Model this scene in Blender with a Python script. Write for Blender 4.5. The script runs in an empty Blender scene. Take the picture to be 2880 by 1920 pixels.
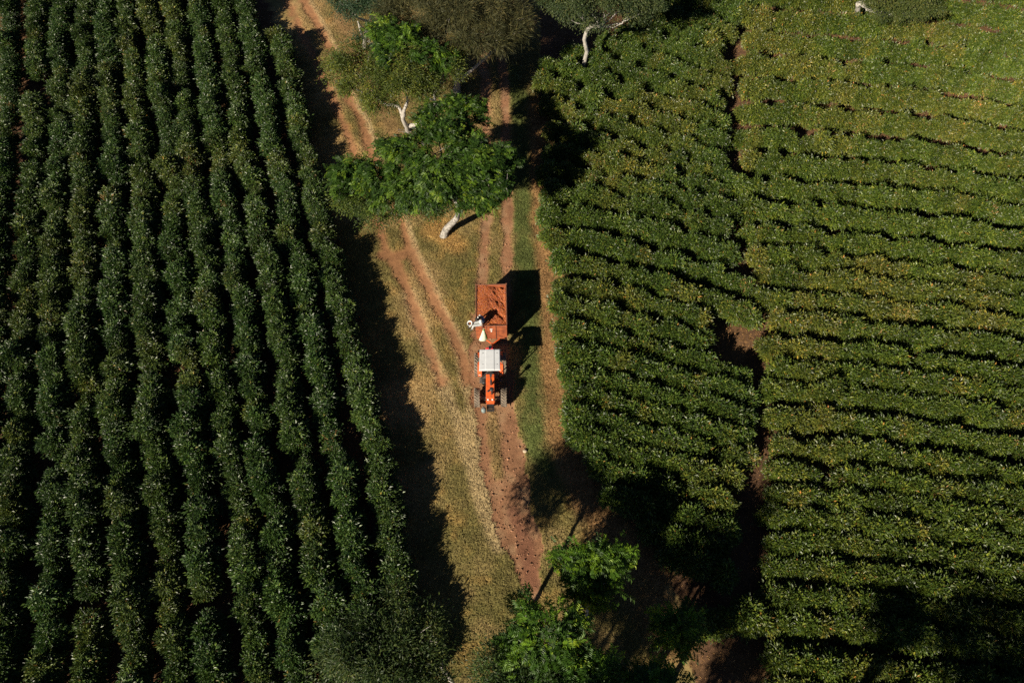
import bpy, bmesh, math
import numpy as np
from mathutils import Vector, Matrix

rng = np.random.default_rng(11)
R = math.radians
SC = bpy.context.scene
COL = SC.collection

# ------------------------------------------------------------------ camera model (drone, 24 mm equivalent, looking 60 deg down)
CAM_H, PITCH, FPX = 38.0, R(60), 1920.0

def gp(u, v, z=0.0):
    """a point of the 2880x1920 photograph -> the world point at height z"""
    X, Y = (u - 1440) / FPX, (960 - v) / FPX
    d = np.array([X, math.cos(PITCH) + Y * math.sin(PITCH), -math.sin(PITCH) + Y * math.cos(PITCH)])
    t = (z - CAM_H) / d[2]
    return np.array([0, 0, CAM_H]) + d * t

K = 2880 / 2352.0
def pp(x, y, z=0.0):
    return gp(x * K, y * K, z)

SUN = np.array([-1.11, -1.28, 1.0]); SUN /= np.linalg.norm(SUN)

# ------------------------------------------------------------------ small helpers
def tag(o, label=None, cat=None, group=None, kind=None):
    for k, v in (('label', label), ('category', cat), ('group', group), ('kind', kind)):
        if v: o[k] = v
    return o

def empty(name, loc, rz=0.0):
    o = bpy.data.objects.new(name, None); COL.objects.link(o)
    o.location = loc; o.rotation_euler = (0, 0, rz); o.empty_display_size = .3
    return o

def link(name, me, parent=None):
    o = bpy.data.objects.new(name, me); COL.objects.link(o)
    if parent: o.parent = parent
    return o

def np_mesh(name, V, polys, mats=(), midx=None, attrs=None, cols=None, smooth=False):
    """polys: list of int arrays (n,3) / (n,4)"""
    me = bpy.data.meshes.new(name)
    V = np.asarray(V, np.float32)
    me.vertices.add(len(V)); me.vertices.foreach_set('co', V.ravel())
    loops = np.concatenate([p.ravel() for p in polys]).astype(np.int32)
    tot = np.concatenate([np.full(len(p), p.shape[1]) for p in polys])
    starts = np.concatenate([[0], np.cumsum(tot)[:-1]]).astype(np.int32)
    me.loops.add(len(loops)); me.loops.foreach_set('vertex_index', loops)
    me.polygons.add(len(tot)); me.polygons.foreach_set('loop_start', starts)
    for m in mats: me.materials.append(m)
    if midx is not None: me.polygons.foreach_set('material_index', np.asarray(midx, np.int32))
    me.polygons.foreach_set('use_smooth', np.full(len(tot), smooth, bool))
    me.update(calc_edges=True)
    for k, a in (attrs or {}).items():
        at = me.attributes.new(k, 'FLOAT', 'FACE'); at.data.foreach_set('value', np.asarray(a, np.float32))
    if cols is not None:
        at = me.attributes.new('col', 'FLOAT_COLOR', 'POINT')
        c = np.ones((len(V), 4), np.float32); c[:, :3] = cols
        at.data.foreach_set('color', c.ravel())
    return me

def nrm(a):
    return a / np.maximum(np.linalg.norm(a, axis=-1, keepdims=True), 1e-9)

def vnoise(x, y, scale, seed):
    r = np.random.default_rng(seed).random((256, 256))
    x = np.asarray(x) / scale + 1000; y = np.asarray(y) / scale + 1000
    xi = np.floor(x).astype(int); yi = np.floor(y).astype(int)
    fx = x - xi; fy = y - yi
    fx = fx * fx * (3 - 2 * fx); fy = fy * fy * (3 - 2 * fy)
    g = lambda a, b: r[a % 256, b % 256]
    return (g(xi, yi) * (1 - fx) + g(xi + 1, yi) * fx) * (1 - fy) + (g(xi, yi + 1) * (1 - fx) + g(xi + 1, yi + 1) * fx) * fy

def fbm(x, y, scale, seed, n=4):
    s = 0; a = 1; t = 0
    for i in range(n):
        s = s + a * vnoise(x, y, scale / 2 ** i, seed + i); t += a; a *= .5
    return s / t

def pl_dist(x, y, line):
    """distance of points to a polyline (world xy)"""
    best = np.full(np.shape(x), 1e9)
    for (ax, ay), (bx, by) in zip(line[:-1], line[1:]):
        dx, dy = bx - ax, by - ay
        t = np.clip(((x - ax) * dx + (y - ay) * dy) / (dx * dx + dy * dy + 1e-9), 0, 1)
        best = np.minimum(best, np.hypot(x - ax - t * dx, y - ay - t * dy))
    return best

def img_line(pts, z=0):
    return [tuple(gp(u, v, z)[:2]) for u, v in pts]

def inside(x, y, poly):
    r = np.zeros(np.shape(x), bool)
    n = len(poly)
    for i in range(n):
        x1, y1 = poly[i]; x2, y2 = poly[(i + 1) % n]
        c = ((y1 > y) != (y2 > y)) & (x < (x2 - x1) * (y - y1) / (y2 - y1 + 1e-12) + x1)
        r ^= c
    return r

def resample(pts, step):
    pts = np.asarray(pts, float)
    seg = np.linalg.norm(np.diff(pts, axis=0), axis=1); s = np.concatenate([[0], np.cumsum(seg)])
    n = max(2, int(s[-1] / step) + 1); t = np.linspace(0, s[-1], n)
    return np.stack([np.interp(t, s, pts[:, k]) for k in range(pts.shape[1])], 1)

def smooth_line(pts, n=6):
    """Catmull-Rom through the points"""
    pts = np.asarray(pts, float)
    if len(pts) < 3: return resample(pts, 1e-3 + np.linalg.norm(pts[-1] - pts[0]) / n)
    P = np.vstack([2 * pts[0] - pts[1], pts, 2 * pts[-1] - pts[-2]])
    out = []
    for i in range(1, len(P) - 2):
        for t in np.linspace(0, 1, n, endpoint=False):
            a, b, c, d = P[i - 1], P[i], P[i + 1], P[i + 2]
            out.append(.5 * (2 * b + (c - a) * t + (2 * a - 5 * b + 4 * c - d) * t * t + (3 * b - a - 3 * c + d) * t ** 3))
    out.append(pts[-1])
    return np.array(out)

# ------------------------------------------------------------------ materials
def new_mat(name):
    m = bpy.data.materials.new(name); m.use_nodes = True
    nt = m.node_tree; nt.nodes.clear()
    out = nt.nodes.new('ShaderNodeOutputMaterial')
    return m, nt, out

def N(nt, t, **kw):
    n = nt.nodes.new(t)
    for k, v in kw.items():
        if k.startswith('_'): setattr(n, k[1:], v)
        else: n.inputs[k.replace('_', ' ')].default_value = v
    return n

def ramp(nt, stops):
    n = nt.nodes.new('ShaderNodeValToRGB'); e = n.color_ramp.elements
    while len(e) < len(stops): e.new(.5)
    for i, (p, c) in enumerate(stops):
        e[i].position = p; e[i].color = (*c, 1)
    return n

def leaf_mat(name, stops, rough=.38, trans=.2, spec=.5):
    m, nt, out = new_mat(name); L = nt.links.new
    at = N(nt, 'ShaderNodeAttribute', _attribute_name='tint')
    rp = ramp(nt, stops); L(at.outputs['Fac'], rp.inputs[0])
    oi = nt.nodes.new('ShaderNodeObjectInfo')
    mx = nt.nodes.new('ShaderNodeMix'); mx.data_type = 'RGBA'; mx.blend_type = 'MULTIPLY'; mx.inputs[0].default_value = 1
    L(rp.outputs[0], mx.inputs[6]); L(oi.outputs['Color'], mx.inputs[7])
    pb = N(nt, 'ShaderNodeBsdfPrincipled', Roughness=rough); pb.inputs['Specular IOR Level'].default_value = spec
    L(mx.outputs[2], pb.inputs['Base Color'])
    tr = nt.nodes.new('ShaderNodeBsdfTranslucent')
    hs = N(nt, 'ShaderNodeHueSaturation', Hue=.48, Saturation=1.2, Value=1.5); L(mx.outputs[2], hs.inputs['Color']); L(hs.outputs[0], tr.inputs['Color'])
    ms = nt.nodes.new('ShaderNodeMixShader'); ms.inputs[0].default_value = trans
    L(pb.outputs[0], ms.inputs[1]); L(tr.outputs[0], ms.inputs[2]); L(ms.outputs[0], out.inputs[0])
    return m

def surf_mat(name, col, rough=.6, var=.25, scale=6.0, metal=0.0, bump=.0, bscale=40.0, col2=None, spec=.5, coat=0.0):
    """painted / bark / cloth surface: base colour broken up by two noises, optional bump"""
    m, nt, out = new_mat(name); L = nt.links.new
    tc = nt.nodes.new('ShaderNodeTexCoord')
    nz = N(nt, 'ShaderNodeTexNoise', Scale=scale, Detail=6.0, Roughness=.65); L(tc.outputs['Object'], nz.inputs['Vector'])
    c2 = col2 or tuple(c * (1 - var) for c in col)
    c1 = tuple(min(1, c * (1 + var * .4)) for c in col)
    rp = ramp(nt, [(.36, c2), (.62, c1)]); L(nz.outputs[0], rp.inputs[0])
    pb = N(nt, 'ShaderNodeBsdfPrincipled', Roughness=rough, Metallic=metal); pb.inputs['Specular IOR Level'].default_value = spec
    pb.inputs['Coat Weight'].default_value = coat
    L(rp.outputs[0], pb.inputs['Base Color'])
    if bump:
        nb = N(nt, 'ShaderNodeTexNoise', Scale=bscale, Detail=4.0); L(tc.outputs['Object'], nb.inputs['Vector'])
        bp = N(nt, 'ShaderNodeBump', Strength=bump, Distance=.02); L(nb.outputs[0], bp.inputs['Height']); L(bp.outputs[0], pb.inputs['Normal'])
    L(pb.outputs[0], out.inputs[0])
    return m

def ground_mat(name, rough=.95, grain=30.0, amount=.55, bump=.6):
    m, nt, out = new_mat(name); L = nt.links.new
    at = N(nt, 'ShaderNodeAttribute', _attribute_name='col')
    tc = nt.nodes.new('ShaderNodeTexCoord')
    n1 = N(nt, 'ShaderNodeTexNoise', Scale=grain, Detail=5.0, Roughness=.7); L(tc.outputs['Object'], n1.inputs['Vector'])
    n2 = N(nt, 'ShaderNodeTexNoise', Scale=grain * .16, Detail=4.0, Roughness=.6); L(tc.outputs['Object'], n2.inputs['Vector'])
    ad = N(nt, 'ShaderNodeMath', _operation='MULTIPLY_ADD'); L(n2.outputs[0], ad.inputs[0]); ad.inputs[1].default_value = .6; L(n1.outputs[0], ad.inputs[2])
    mr = N(nt, 'ShaderNodeMapRange'); L(ad.outputs[0], mr.inputs[0])
    mr.inputs[1].default_value = .5; mr.inputs[2].default_value = 1.1; mr.inputs[3].default_value = 1 - amount; mr.inputs[4].default_value = 1 + amount
    mx = N(nt, 'ShaderNodeVectorMath', _operation='SCALE'); L(at.outputs['Color'], mx.inputs[0]); L(mr.outputs[0], mx.inputs['Scale'])
    pb = N(nt, 'ShaderNodeBsdfPrincipled', Roughness=rough); pb.inputs['Specular IOR Level'].default_value = .15
    L(mx.outputs[0], pb.inputs['Base Color'])
    bp = N(nt, 'ShaderNodeBump', Strength=bump, Distance=.06); L(ad.outputs[0], bp.inputs['Height']); L(bp.outputs[0], pb.inputs['Normal'])
    L(pb.outputs[0], out.inputs[0])
    return m

def blade_mat(name, trans=.25, rough=.7):
    m, nt, out = new_mat(name); L = nt.links.new
    at = N(nt, 'ShaderNodeAttribute', _attribute_name='col')
    pb = N(nt, 'ShaderNodeBsdfPrincipled', Roughness=rough); pb.inputs['Specular IOR Level'].default_value = .2
    L(at.outputs['Color'], pb.inputs['Base Color'])
    tr = nt.nodes.new('ShaderNodeBsdfTranslucent'); L(at.outputs['Color'], tr.inputs['Color'])
    ms = nt.nodes.new('ShaderNodeMixShader'); ms.inputs[0].default_value = trans
    L(pb.outputs[0], ms.inputs[1]); L(tr.outputs[0], ms.inputs[2]); L(ms.outputs[0], out.inputs[0])
    return m

G = {}
G['coffee'] = leaf_mat('coffee_leaf', [(0, (.014, .030, .010)), (.35, (.034, .058, .014)), (.66, (.070, .100, .022)), (.84, (.125, .145, .032)), (.95, (.20, .175, .045)), (1, (.20, .115, .04))], rough=.42, trans=.08, spec=.38)
G['pinnate'] = leaf_mat('feathery_leaf', [(0, (.016, .042, .010)), (.5, (.040, .098, .014)), (.85, (.115, .215, .024)), (1, (.21, .29, .035))], rough=.5, trans=.3, spec=.3)
G['olive'] = leaf_mat('olive_leaf', [(0, (.022, .040, .014)), (.5, (.060, .085, .022)), (.85, (.13, .15, .035)), (1, (.22, .19, .05))], rough=.5, trans=.2, spec=.3)
G['needle'] = leaf_mat('needle_leaf', [(0, (.025, .030, .012)), (.5, (.065, .066, .024)), (.85, (.12, .105, .035)), (1, (.2, .14, .06))], rough=.6, trans=.15, spec=.25)
G['gum'] = leaf_mat('gum_leaf', [(0, (.016, .034, .016)), (.5, (.042, .066, .026)), (.85, (.085, .105, .04)), (1, (.16, .14, .05))], rough=.5, trans=.15, spec=.25)
G['twig'] = surf_mat('twig_bark', (.13, .085, .05), .85, .4, 20)
G['deadtwig'] = surf_mat('dead_twig_bark', (.42, .27, .10), .85, .5, 3)
G['whitebark'] = surf_mat('pale_bark', (.40, .37, .33), .85, .25, 5, bump=.6, bscale=9, col2=(.26, .24, .21))
G['greybark'] = surf_mat('grey_mottled_bark', (.38, .355, .32), .9, .3, 6, bump=.8, bscale=8, col2=(.10, .09, .08))
G['ground'] = ground_mat('ground_grass_soil', grain=14, amount=.5)
G['dirt'] = ground_mat('red_dirt', grain=22, amount=.32, bump=.8)
G['blade'] = blade_mat('grass_blades')
G['litterleaf'] = blade_mat('dry_leaf_litter', .1, .8)
G['orange'] = surf_mat('orange_paint', (.76, .125, .024), .42, .3, 5, coat=.2, col2=(.50, .105, .035))
G['orange_worn'] = surf_mat('orange_paint_worn', (.72, .12, .025), .5, .3, 9)
G['roofwhite'] = surf_mat('white_roof', (.60, .62, .645), .45, .08, 4)
G['rubber'] = surf_mat('tyre_rubber', (.12, .10, .08), .85, .4, 7, bump=.4, bscale=30, col2=(.22, .17, .12))
G['black'] = surf_mat('black_steel', (.028, .028, .03), .5, .4, 8)
G['iron'] = surf_mat('dull_steel', (.22, .21, .2), .45, .4, 9, metal=.6)
G['rust'] = surf_mat('rusty_orange_panel', (.36, .10, .037), .62, .3, 3.2, col2=(.20, .055, .025), bump=.15, bscale=25)
G['rustdark'] = surf_mat('rusted_rim', (.22, .08, .04), .8, .4, 6, col2=(.09, .04, .025))
G['cherry'] = leaf_mat('coffee_cherry', [(0, (.055, .013, .008)), (.3, (.23, .042, .012)), (.7, (.43, .105, .015)), (.93, (.56, .21, .026)), (1, (.46, .28, .05))], rough=.45, trans=0)
G['skin'] = surf_mat('brown_skin', (.12, .06, .04), .55, .2, 10)
G['hair'] = surf_mat('black_hair', (.015, .013, .012), .7, .3, 30)
G['white_cloth'] = surf_mat('white_cloth', (.72, .72, .70), .85, .12, 14, bump=.3, bscale=25)
G['blue_cloth'] = surf_mat('blue_cloth', (.02, .115, .24), .85, .3, 18)
G['grey_cloth'] = surf_mat('grey_cloth', (.42, .44, .44), .9, .3, 12, bump=.3, bscale=25)
G['red_cloth'] = surf_mat('red_cloth', (.62, .015, .025), .8, .3, 14)
G['navy_cloth'] = surf_mat('navy_cloth', (.02, .025, .06), .85, .3, 14)
G['cap'] = surf_mat('grey_cap', (.30, .30, .31), .5, .3, 14)
G['bag'] = surf_mat('pale_bag', (.66, .72, .58), .6, .15, 9, bump=.4, bscale=12)
G['baggreen'] = surf_mat('green_bag_edge', (.20, .55, .14), .6, .2, 9)
G['sticker'] = surf_mat('sticker_white', (.75, .74, .7), .6, .1, 20)
G['lamp'] = surf_mat('lamp_glass', (.7, .7, .68), .15, .1, 20)
G['stone'] = surf_mat('stone', (.24, .15, .10), .9, .4, 5, bump=.5, bscale=10)
G['greyplastic'] = surf_mat('grey_plastic', (.20, .25, .25), .5, .25, 9)

# ------------------------------------------------------------------ geometry collectors
class MB:
    """collects vertices and faces of one part"""
    def __init__(s): s.V = []; s.Q = []; s.T = []; s.n = 0
    def add(s, V, Q=None, T=None):
        V = np.asarray(V, float)
        if Q is not None and len(Q): s.Q.append(np.asarray(Q, int) + s.n)
        if T is not None and len(T): s.T.append(np.asarray(T, int) + s.n)
        s.V.append(V); s.n += len(V)
    def box(s, c, size, rot=None, taper=1.0, bev=.012):
        bm = bmesh.new(); bmesh.ops.create_cube(bm, size=1)
        for v in bm.verts:
            k = taper if v.co.z > 0 else 1
            v.co = Vector((v.co.x * size[0] * k, v.co.y * size[1] * k, v.co.z * size[2]))
        b = min(bev, min(size) * .3)
        if b > 0: bmesh.ops.bevel(bm, geom=list(bm.edges), offset=b, segments=2, affect='EDGES', profile=.5)
        s.bm(bm, Matrix.Translation(Vector(c)) @ (rot.to_4x4() if rot else Matrix.Identity(4)))
    def bm(s, bm, M=Matrix.Identity(4)):
        bmesh.ops.triangulate(bm, faces=[f for f in bm.faces if len(f.verts) > 4])
        bm.verts.index_update()
        V = [tuple(M @ v.co) for v in bm.verts]
        Q = [[v.index for v in f.verts] for f in bm.faces if len(f.verts) == 4]
        T = [[v.index for v in f.verts] for f in bm.faces if len(f.verts) == 3]
        s.add(V, Q, T); bm.free()
    def tube(s, pts, rad, n=8, cap=True):
        pts = np.asarray(pts, float); m = len(pts)
        rad = np.broadcast_to(np.asarray(rad, float), (m,)) if np.ndim(rad) == 0 or len(np.atleast_1d(rad)) == m else np.interp(np.linspace(0, 1, m), np.linspace(0, 1, len(rad)), rad)
        tg = nrm(np.gradient(pts, axis=0))
        ref = np.array([0, 0, 1.]) if abs(tg[0, 2]) < .9 else np.array([1., 0, 0])
        V = []
        a = np.linspace(0, 2 * np.pi, n, endpoint=False)
        for i in range(m):
            u = nrm(np.cross(ref, tg[i])); w = np.cross(tg[i], u)
            ref = np.cross(u, tg[i]) * -1 if False else ref
            V.append(pts[i] + rad[i] * (np.cos(a)[:, None] * u + np.sin(a)[:, None] * w))
        V = np.vstack(V); Q = []
        for i in range(m - 1):
            for j in range(n):
                Q.append((i * n + j, i * n + (j + 1) % n, (i + 1) * n + (j + 1) % n, (i + 1) * n + j))
        T = []
        if cap:
            V = np.vstack([V, pts[:1], pts[-1:]]); c0, c1 = m * n, m * n + 1
            for j in range(n):
                T.append((c0, (j + 1) % n, j)); T.append((c1, (m - 1) * n + j, (m - 1) * n + (j + 1) % n))
        s.add(V, Q, T)
    def lathe(s, prof, axis='z', c=(0, 0, 0), n=24):
        """prof: (r, h) pairs"""
        a = np.linspace(0, 2 * np.pi, n, endpoint=False); V = []
        for r, h in prof:
            x, y, z = r * np.cos(a), r * np.sin(a), np.full(n, h)
            V.append(np.stack({'z': (x, y, z), 'x': (z, x, y), 'y': (y, z, x)}[axis], 1))
        V = np.vstack(V) + np.asarray(c); Q = []
        for i in range(len(prof) - 1):
            for j in range(n):
                Q.append((i * n + j, i * n + (j + 1) % n, (i + 1) * n + (j + 1) % n, (i + 1) * n + j))
        s.add(V, Q)
    def prism(s, prof, x0, x1):
        """(y, z) outline swept along x"""
        n = len(prof); V = [(x0, y, z) for y, z in prof] + [(x1, y, z) for y, z in prof]
        bm = bmesh.new(); vs = [bm.verts.new(v) for v in V]
        bm.faces.new(vs[:n][::-1]); bm.faces.new(vs[n:])
        for i in range(n): bm.faces.new((vs[i], vs[(i + 1) % n], vs[n + (i + 1) % n], vs[n + i]))
        s.bm(bm)
    def build(s, name, mat, parent=None, smooth=False, attrs=None):
        polys = []
        if s.Q: polys.append(np.vstack(s.Q))
        if s.T: polys.append(np.vstack(s.T))
        me = np_mesh(name, np.vstack(s.V), polys, [mat] if not isinstance(mat, (list, tuple)) else mat, smooth=smooth)
        return link(name, me, parent)

def leaves(c, d, n, length, width, fold=.25, droop=.2):
    """folded diamond leaves: returns (4N,3) verts and (N,4) quads"""
    d = nrm(d); s = nrm(np.cross(n, d)); m = np.cross(d, s)
    L = np.broadcast_to(length, (len(c),))[:, None]; W = np.broadcast_to(width, (len(c),))[:, None]
    base = c; tip = c + d * L - m * L * droop
    mid = c + d * L * .45
    le = mid + s * W * .5 + m * W * fold; ri = mid - s * W * .5 + m * W * fold
    V = np.stack([base, ri, tip, le], 1).reshape(-1, 3)
    Q = np.arange(4 * len(c)).reshape(-1, 4)
    return V, Q
# ------------------------------------------------------------------ camera, sun, sky
cam = bpy.data.cameras.new('camera'); co = bpy.data.objects.new('camera', cam); COL.objects.link(co)
cam.sensor_fit = 'HORIZONTAL'; cam.sensor_width = 36; cam.lens = 24; cam.clip_start = .5; cam.clip_end = 2000
co.location = (0, 0, CAM_H); co.rotation_euler = (math.pi / 2 - PITCH, 0, 0)
SC.camera = co
SC.view_settings.view_transform = 'Standard'; SC.view_settings.look = 'None'; SC.view_settings.gamma = 1
SC.view_settings.exposure = 0.75
SC.view_settings.use_curve_mapping = False
sl = bpy.data.lights.new('sun', 'SUN'); sl.energy = 5.0; sl.angle = R(.5); sl.color = (1, .89, .71)
so = bpy.data.objects.new('sun', sl); COL.objects.link(so); so.location = (-30, -30, 60)
so.rotation_euler = Vector(SUN).to_track_quat('Z', 'Y').to_euler()
w = bpy.data.worlds.new('World'); SC.world = w; w.use_nodes = True
wt = w.node_tree; bg = wt.nodes['Background']
sky = wt.nodes.new('ShaderNodeTexSky'); sky.sky_type = 'NISHITA'; sky.sun_disc = False; sky.air_density = .35; sky.dust_density = .1; sky.altitude = 1500
sky.sun_elevation = math.asin(SUN[2]); sky.sun_rotation = math.atan2(SUN[0], SUN[1])
wt.links.new(sky.outputs[0], bg.inputs[0]); bg.inputs[1].default_value = .05
SC.cycles.max_bounces = 5; SC.cycles.diffuse_bounces = 2; SC.cycles.glossy_bounces = 2; SC.cycles.transmission_bounces = 2
SC.cycles.use_denoising = False

# ------------------------------------------------------------------ ground layout, traced on the ground plane (photo pixels)
MAIN_L = img_line([(1342, -60), (1350, 120), (1366, 232), (1367, 320), (1366, 415), (1366, 520), (1367, 640), (1356, 770), (1352, 900)])
MAIN_R = img_line([(1395, -60), (1400, 60), (1416, 200), (1423, 320), (1423, 420), (1425, 560), (1426, 640), (1424, 770), (1420, 900)])
ROAD = img_line([(1332, 880), (1420, 880), (1436, 960), (1440, 1060), (1444, 1152), (1454, 1205), (1474, 1267), (1480, 1330), (1496, 1400), (1508, 1466), (1524, 1544), (1524, 1623), (1508, 1690), (1486, 1690),
                 (1466, 1640), (1436, 1580), (1402, 1508), (1382, 1455), (1356, 1372), (1340, 1283), (1331, 1152), (1322, 1040), (1316, 980)])
CROWN_STRIP = img_line([(1378, 1150), (1392, 1230), (1400, 1330)])
ROAD_BAND = img_line([(1444, 1440), (1470, 1510), (1490, 1580), (1496, 1640)])
RUT_A = img_line([(790, -90), (810, 9), (840, 76), (880, 150), (920, 240), (970, 360), (1010, 470), (1040, 560), (1066, 628), (1084, 704), (1115, 745), (1150, 827), (1166, 867), (1186, 923), (1217, 1010), (1240, 1075)])
RUT_B = img_line([(838, -60), (858, 9), (898, 76), (934, 147), (965, 241), (985, 290), (1014, 335), (1037, 415), (1090, 530), (1130, 622), (1150, 704), (1186, 770), (1217, 837), (1258, 908), (1283, 959), (1303, 1010), (1316, 1070)])
TAN_A = img_line([(1150, 827), (1186, 923), (1217, 1010), (1247, 1092), (1290, 1180), (1325, 1290), (1350, 1380)])
TAN_B = img_line([(1258, 908), (1283, 959), (1303, 1010), (1318, 1090), (1325, 1200), (1338, 1330), (1360, 1420), (1400, 1530)])
TAN_B0 = img_line([(868, 0), (912, 76), (948, 147), (980, 241), (1000, 290), (1032, 335), (1055, 415), (1145, 622), (1166, 704), (1200, 770), (1230, 837), (1268, 908)])
CROSS = img_line([(1075, 716), (1110, 722), (1150, 706)])
GREEN_R = img_line([(1440, 200), (1455, 300), (1468, 420), (1478, 560), (1472, 640), (1478, 760), (1490, 900), (1500, 1050), (1500, 1150), (1512, 1240), (1540, 1300)])
LITTER_R = img_line([(1515, 300), (1520, 450), (1524, 560), (1532, 640), (1545, 740), (1552, 850), (1556, 960), (1562, 1100), (1575, 1200), (1590, 1280), (1620, 1340), (1660, 1420), (1720, 1500), (1790, 1560), (1850, 1620)])
TREE_LITTER = img_line([(1215, 640), (1255, 668), (1285, 690)])
RED_BARE = img_line([(955, 40), (985, 110), (1010, 190)])
RED_BARE2 = img_line([(1065, 290), (1095, 340), (1110, 380)])
LFIELD = img_line([(-900, -600), (690, -600), (760, 20), (800, 120), (880, 400), (970, 760), (1075, 1200), (1135, 1500), (1170, 1700), (1190, 2080), (-900, 2080)])
RFIELD = img_line([(1525, -300), (1520, 200), (1560, 420), (1530, 520), (1555, 650), (1590, 760), (1572, 880), (1592, 1000), (1612, 1150), (1625, 1260), (1690, 1330), (1740, 1450), (1850, 1560), (1930, 1700), (1980, 2100), (3900, 2100), (3900, -300)])
GAP_PATH = img_line([(2075, 80), (2062, 340), (2085, 640), (2110, 760), (2140, 900), (2148, 1040), (2150, 1180), (2158, 1300), (2140, 1500), (2120, 1660)])
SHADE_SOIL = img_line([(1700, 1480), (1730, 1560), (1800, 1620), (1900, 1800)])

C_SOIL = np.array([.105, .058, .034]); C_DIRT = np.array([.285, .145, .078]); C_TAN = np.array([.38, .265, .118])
C_GREEN = np.array([.115, .115, .032]); C_OLIVE = np.array([.19, .155, .055]); C_LITTER = np.array([.25, .145, .062]); C_GOLD = np.array([.42, .25, .085])
C_LUSH = np.array([.095, .115, .033])

def sm(d, w0, w1):
    t = np.clip((d - w0) / (w1 - w0), 0, 1); return 1 - t * t * (3 - 2 * t)

def ground_fields(x, y):
    """weights of the ground covers at world points"""
    wob = (fbm(x, y, 1.6, 5) - .5) * .9
    wob2 = (fbm(x, y, .5, 15) - .5) * .35
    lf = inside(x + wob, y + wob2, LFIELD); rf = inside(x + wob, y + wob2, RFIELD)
    dl = np.minimum(pl_dist(x, y, MAIN_L), 9); dr = np.minimum(pl_dist(x, y, MAIN_R), 9)
    rut = np.maximum(sm(dl + wob * .5 + wob2, .18, .62), sm(dr + wob * .4 + wob2, .22, .55))
    road = inside(x + wob * .8 + wob2, y + wob2, ROAD).astype(float)
    crown = sm(pl_dist(x, y, CROWN_STRIP) + wob * .7 + wob2, .05, .45) * .7
    band = sm(pl_dist(x, y, ROAD_BAND) + wob * .6, .2, .6)
    dirt = np.maximum(rut, road * (1 - crown))
    da = pl_dist(x, y, RUT_A); db = pl_dist(x, y, RUT_B)
    side = np.maximum(sm(da + wob * .5 + wob2, .08, .58), sm(db + wob * .5 + wob2, .1, .58))
    side = np.maximum(side, sm(pl_dist(x, y, CROSS) + wob * .6 + wob2, .15, .7))
    bare = np.maximum(sm(pl_dist(x, y, RED_BARE) + wob, .3, 1.2), sm(pl_dist(x, y, RED_BARE2) + wob, .3, 1.2))
    tan = np.maximum(sm(pl_dist(x, y, TAN_A) + wob * .6, .15, .75), sm(pl_dist(x, y, TAN_B) + wob * .6, .15, .7))
    tan = np.maximum(tan, sm(pl_dist(x, y, TAN_B0) + wob * .4, .1, .4))
    green = sm(pl_dist(x, y, GREEN_R) + wob * 1.4 + wob2, .35, 1.2) * np.clip(.6 + .9 * fbm(x, y, 1.1, 95), 0, 1)
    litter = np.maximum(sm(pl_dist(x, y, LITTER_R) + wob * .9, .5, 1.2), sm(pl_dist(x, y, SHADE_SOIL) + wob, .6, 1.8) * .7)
    tl = sm(pl_dist(x, y, TREE_LITTER) + wob, .3, 1.3)
    gap = sm(pl_dist(x, y, GAP_PATH) + wob, .5, 1.1)
    return dict(lf=lf, rf=rf, dirt=dirt, road=road, side=side, bare=bare, tan=tan, green=green, litter=litter, tl=tl, gap=gap, band=band)

def mixc(a, b, w):
    return a * (1 - w[:, None]) + b * w[:, None]

def ground_colour(x, y, f):
    n1 = fbm(x, y, 3.0, 31); n2 = fbm(x, y, .8, 41); n3 = fbm(x, y, 9, 51)
    g = np.clip((n1 - .38) * 3.6, 0, 1)
    c = mixc(np.tile(C_OLIVE, (len(x), 1)), np.tile(C_TAN, (len(x), 1)), g)
    c = mixc(c, C_GREEN[None], np.clip((n3 - .36) * 3.6, 0, 1) * np.clip((n2 - .22) * 2.2, 0, 1) * .9)
    c = mixc(c, C_GOLD[None], np.clip((n2 - .55) * 3, 0, 1) * .5)
    c = mixc(c, np.array([[.43, .325, .17]]), f['tan'] * .9)
    c = mixc(c, C_GOLD[None], f['tl'] * .8)
    c = mixc(c, C_LUSH[None] * (.8 + .6 * n2[:, None]), f['green'])
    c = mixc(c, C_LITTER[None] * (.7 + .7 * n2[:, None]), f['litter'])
    c = mixc(c, C_DIRT[None] * .9, f['bare'] * .45)
    d = C_DIRT[None] * (.75 + .5 * n1[:, None])
    c = mixc(c, d * np.array([1.05, .98, .9]), f['side'] * .9)
    dd = mixc(d, np.tile(np.array([.30, .195, .11]), (len(x), 1)), np.clip((n2 - .5) * 4, 0, 1) * .6)
    dd = mixc(dd, np.tile(np.array([.20, .088, .053]), (len(x), 1)), f['band'] * .8)
    c = mixc(c, dd, f['dirt'])
    s = C_SOIL[None] * (.6 + .9 * n2[:, None])
    s = mixc(s, C_LITTER[None] * .6, np.clip((n1 - .5) * 4, 0, 1) * .6)
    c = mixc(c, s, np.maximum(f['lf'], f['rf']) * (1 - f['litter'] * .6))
    c = mixc(c, np.tile(np.array([.095, .055, .033]), (len(x), 1)), f['gap'] * .7)
    return np.clip(c * (.85 + .3 * n2[:, None]), .01, .9)

def ground_z(x, y, dirt=0, side=0):
    return (fbm(x, y, 2.5, 61) - .5) * .14 + (fbm(x, y, .45, 71) - .5) * .07 - .05 * np.asarray(dirt) - .06 * np.asarray(side)

def axis_coords(lo, a, b, hi, fine, coarse):
    l = np.arange(a, lo, -coarse)[::-1][:-1] if lo < a else np.array([])
    m = np.arange(a, b, fine); r = np.arange(b, hi, coarse)
    return np.concatenate([l, m, r])

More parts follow.
